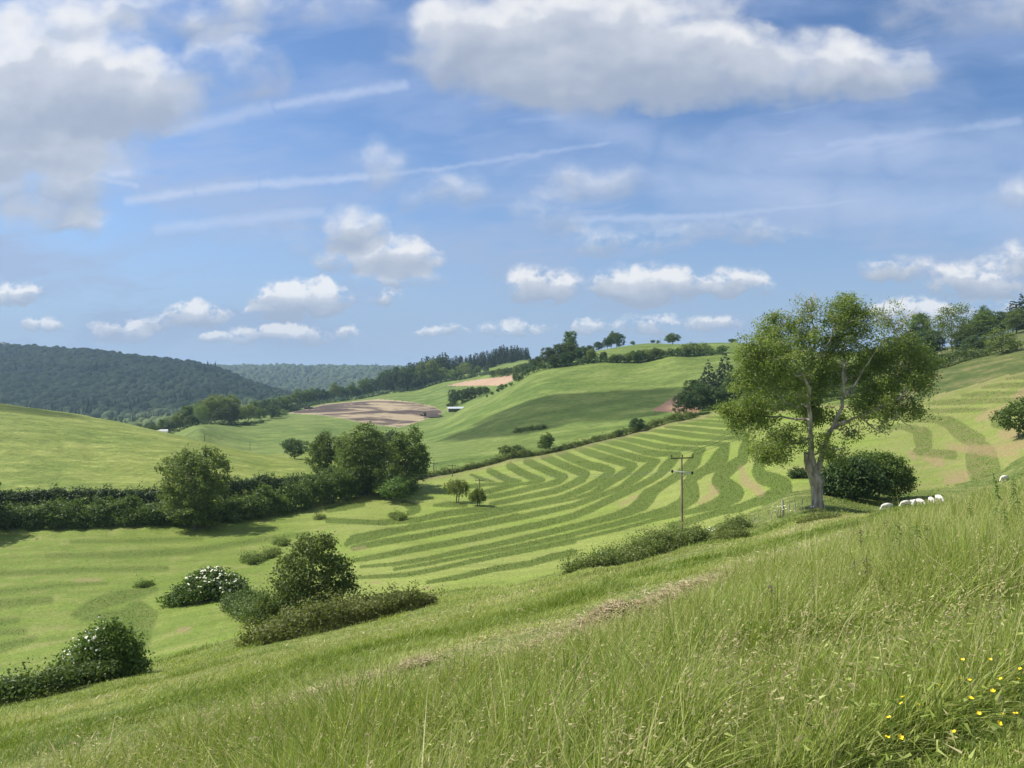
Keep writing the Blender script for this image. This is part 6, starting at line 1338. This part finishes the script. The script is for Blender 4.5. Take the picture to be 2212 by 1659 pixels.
def weed(px, ptop, Y, h, kind, label, seed, group=None):
    """upright weed: stem with pairs of pointed leaves (nettle) or a dark seed spike (dock)"""
    rng = np.random.default_rng(seed); Ys = np.linspace(Y*.3, Y*2.2, 800); h = rng.uniform(.6, .85)
    d_ = (gz((px-CX)/FL*Ys, Ys)+h)-(CY-ptop)/FL*Ys; j = np.where(d_[:-1]*d_[1:] <= 0)[0]
    if len(j): Y = float(Ys[j[np.argmin(abs(Ys[j]-Y))]])
    g = np.array(ground_at(px, Y)); h = max(.5, (CY-ptop)/FL*Y-g[2])
    e = add_obj('nettle' if kind == 'nettle' else 'dock_plant', None, loc=g, label=label, cat='wild plant', group=group)
    bend = np.array([rng.normal()*.08, rng.normal()*.05]); zt = lambda t: np.array([bend[0]*t*t*h, bend[1]*t*t*h, h*t])
    ts = np.linspace(0, 1, 9); P_ = np.array([zt(t) for t in ts]); v, f = tubes(P_[:-1], P_[1:], np.full(8, max(.004, Y*.0003)), np.full(8, max(.003, Y*.00025)), 5)
    add_obj('stem', build_mesh('stem', v, [f], M_DOCK if kind == 'dock' else M_STEM), e)
    cs, ns = [], []
    n = int((h-.1)/.055)
    for k in range(n):
        t = .15+.85*k/n; c = zt(t); a = k*1.57+rng.uniform(-.3, .3)
        for s in (0, math.pi):
            d = np.array([math.cos(a+s), math.sin(a+s), -.35]); L_ = (.15*(1-.7*t)+.03) if kind == 'nettle' else .045
            for q in range(1 if kind == 'nettle' else 5): cs.append((c+(rng.normal(size=3)*.016 if kind == 'dock' else 0), unit(d+rng.normal(size=3)*.25), L_*rng.uniform(.8, 1.25)))
    V_, F_ = [], []
    for c, d, L_ in cs:
        s = unit(np.cross(d, [0, 0, 1])); o = len(V_); V_ += [c, c+d*L_*.4-s*L_*.28, c+d*L_-np.array([0, 0, L_*.25]), c+d*L_*.4+s*L_*.28]; F_.append((o, o+1, o+2, o+3))
    add_obj('leaves' if kind == 'nettle' else 'seed_spike', build_mesh('leaves', np.array(V_), [np.array(F_)], LEAF['mid'] if kind == 'nettle' else M_DOCK, {'tint': np.full(len(V_), .5)}, False), e)
M_DOCK = mat_plain('dock_seed', (.085, .060, .040), .8, 0, .3, 20)
NG = 'nettles standing in the tall grass'
for i, (px, pt, Y, k, lb, g) in enumerate([(1860, 1140, 17, 'dock', 'dark dock spike standing highest in the middle of the tall grass', None), (1872, 1195, 14, 'dock', 'second dark dock spike leaning right below the highest', None), (1849, 1205, 13.5, 'dock', 'short dark dock spike left of the highest one', None), (1672, 1258, 14, 'dock', 'small brown dock spike at the end of the cut grass swathe', None),
        (1912, 1120, 20, 'nettle', 'nettle at the left of the row along the brow of the tall grass', NG), (1926, 1128, 19, 'nettle', 'nettle in the row along the brow of the tall grass', NG), (1944, 1126, 19, 'nettle', 'nettle in the row along the brow of the tall grass', NG), (1974, 1122, 19.5, 'nettle', 'nettle in the row along the brow of the tall grass', NG), (1988, 1128, 19, 'nettle', 'nettle in the row along the brow of the tall grass', NG), (2003, 1132, 18.5, 'nettle', 'nettle in the row along the brow of the tall grass', NG),
        (2098, 1082, 17, 'nettle', 'tall nettle left of the right hand nettle patch', NG), (2150, 1058, 17, 'nettle', 'nettle in the patch below the lone sheep', NG), (2162, 1020, 17.5, 'nettle', 'tallest nettle standing before the lone sheep', NG), (2178, 1062, 16, 'nettle', 'nettle in the patch below the lone sheep', NG), (2190, 1030, 17, 'nettle', 'tall nettle right of the lone sheep', NG), (2200, 1070, 15, 'nettle', 'nettle in the patch below the lone sheep', NG), (2143, 1085, 15, 'nettle', 'nettle in the patch below the lone sheep', NG), (2170, 1092, 14.5, 'nettle', 'nettle in the patch below the lone sheep', NG), (2205, 1050, 16, 'nettle', 'nettle in the patch below the lone sheep', NG)]): weed(px, pt, Y, .8, k, lb, 200+i, g)

# ------------------------------------------------------------------ drifting clouds that shade the land (above and beyond the left border)
def shade_cloud(px, Y, alt, rx, ry, seed, label):
    g = np.array(ground_at(px, Y)); d = np.array(SUN); c = g+d*((alt-g[2])/d[2]); rng = np.random.default_rng(seed)
    import bmesh
    b = bmesh.new(); bmesh.ops.create_icosphere(b, subdivisions=5, radius=1.0); V0 = np.array([v.co[:] for v in b.verts]); F0 = np.array([[v.index for v in f.verts] for f in b.faces]); b.free()
    q = 1+.55*(fbm(V0[:, 0]*2.2+seed, V0[:, 1]*2.2+V0[:, 2], seed, 4)-.5)*2
    V_ = V0*q[:, None]*np.array([rx, ry, min(rx, ry)*.35]); V_[:, 2] = np.maximum(V_[:, 2], -min(rx, ry)*.12)
    o = add_obj('cloud', build_mesh('cloud', V_, [F0], M_CLOUD), loc=c, label=label, cat='cloud', kind='structure')
def mat_cloud():
    m, t = new_mat('cloud'); lw = t.n('ShaderNodeLayerWeight', {'Blend': .35}).outputs['Facing']
    ns = t.noise(t.n('ShaderNodeTexCoord').outputs['Object'], .02, 4, .6)
    f = t.m('MULTIPLY_ADD', t.step(t.m('ADD', lw, t.m('MULTIPLY', t.m('SUBTRACT', ns, .5), .6)), -.05, .80), .52, .48)
    d = t.n('ShaderNodeBsdfDiffuse', {'Color': (.85, .85, .86)}); tr = t.n('ShaderNodeBsdfTransparent')
    finish(t, t.n('ShaderNodeMixShader', {0: f, 1: d.outputs[0], 2: tr.outputs[0]}).outputs[0]); return m
M_CLOUD = mat_cloud()
shade_cloud(1205, 292, 430, 58, 34, 3, 'small cloud shading the middle of the green hill')
shade_cloud(-10, 238, 330, 22, 14, 5, 'small cloud shading the top of the left hill')
shade_cloud(260, 1600, 2100, 620, 480, 8, 'broad cloud shading the dark wooded hill')

# ------------------------------------------------------------------ the air: pale haze between here and the far hills
zmin, zmax = float(GV[..., 2].min())-1.0, 165.0
hv = np.array([(x, y, z) for z in (zmin, zmax) for y in (-40, 5400) for x in (-5300, 5300)], float)
HAZE, ht = new_mat('haze')
vol = ht.n('ShaderNodeVolumePrincipled', {'Color': (.52, .74, 1.0), 'Density': .00010, 'Anisotropy': .25})
ht.link(vol.outputs[0], ht.n('ShaderNodeOutputMaterial').inputs['Volume'])
add_obj('haze', build_mesh('haze', hv, [np.array([(0, 2, 3, 1), (4, 5, 7, 6), (0, 1, 5, 4), (2, 6, 7, 3), (0, 4, 6, 2), (1, 3, 7, 5)])], HAZE, None, False), kind='stuff', label='pale blue summer haze lying over the valley', cat='haze')
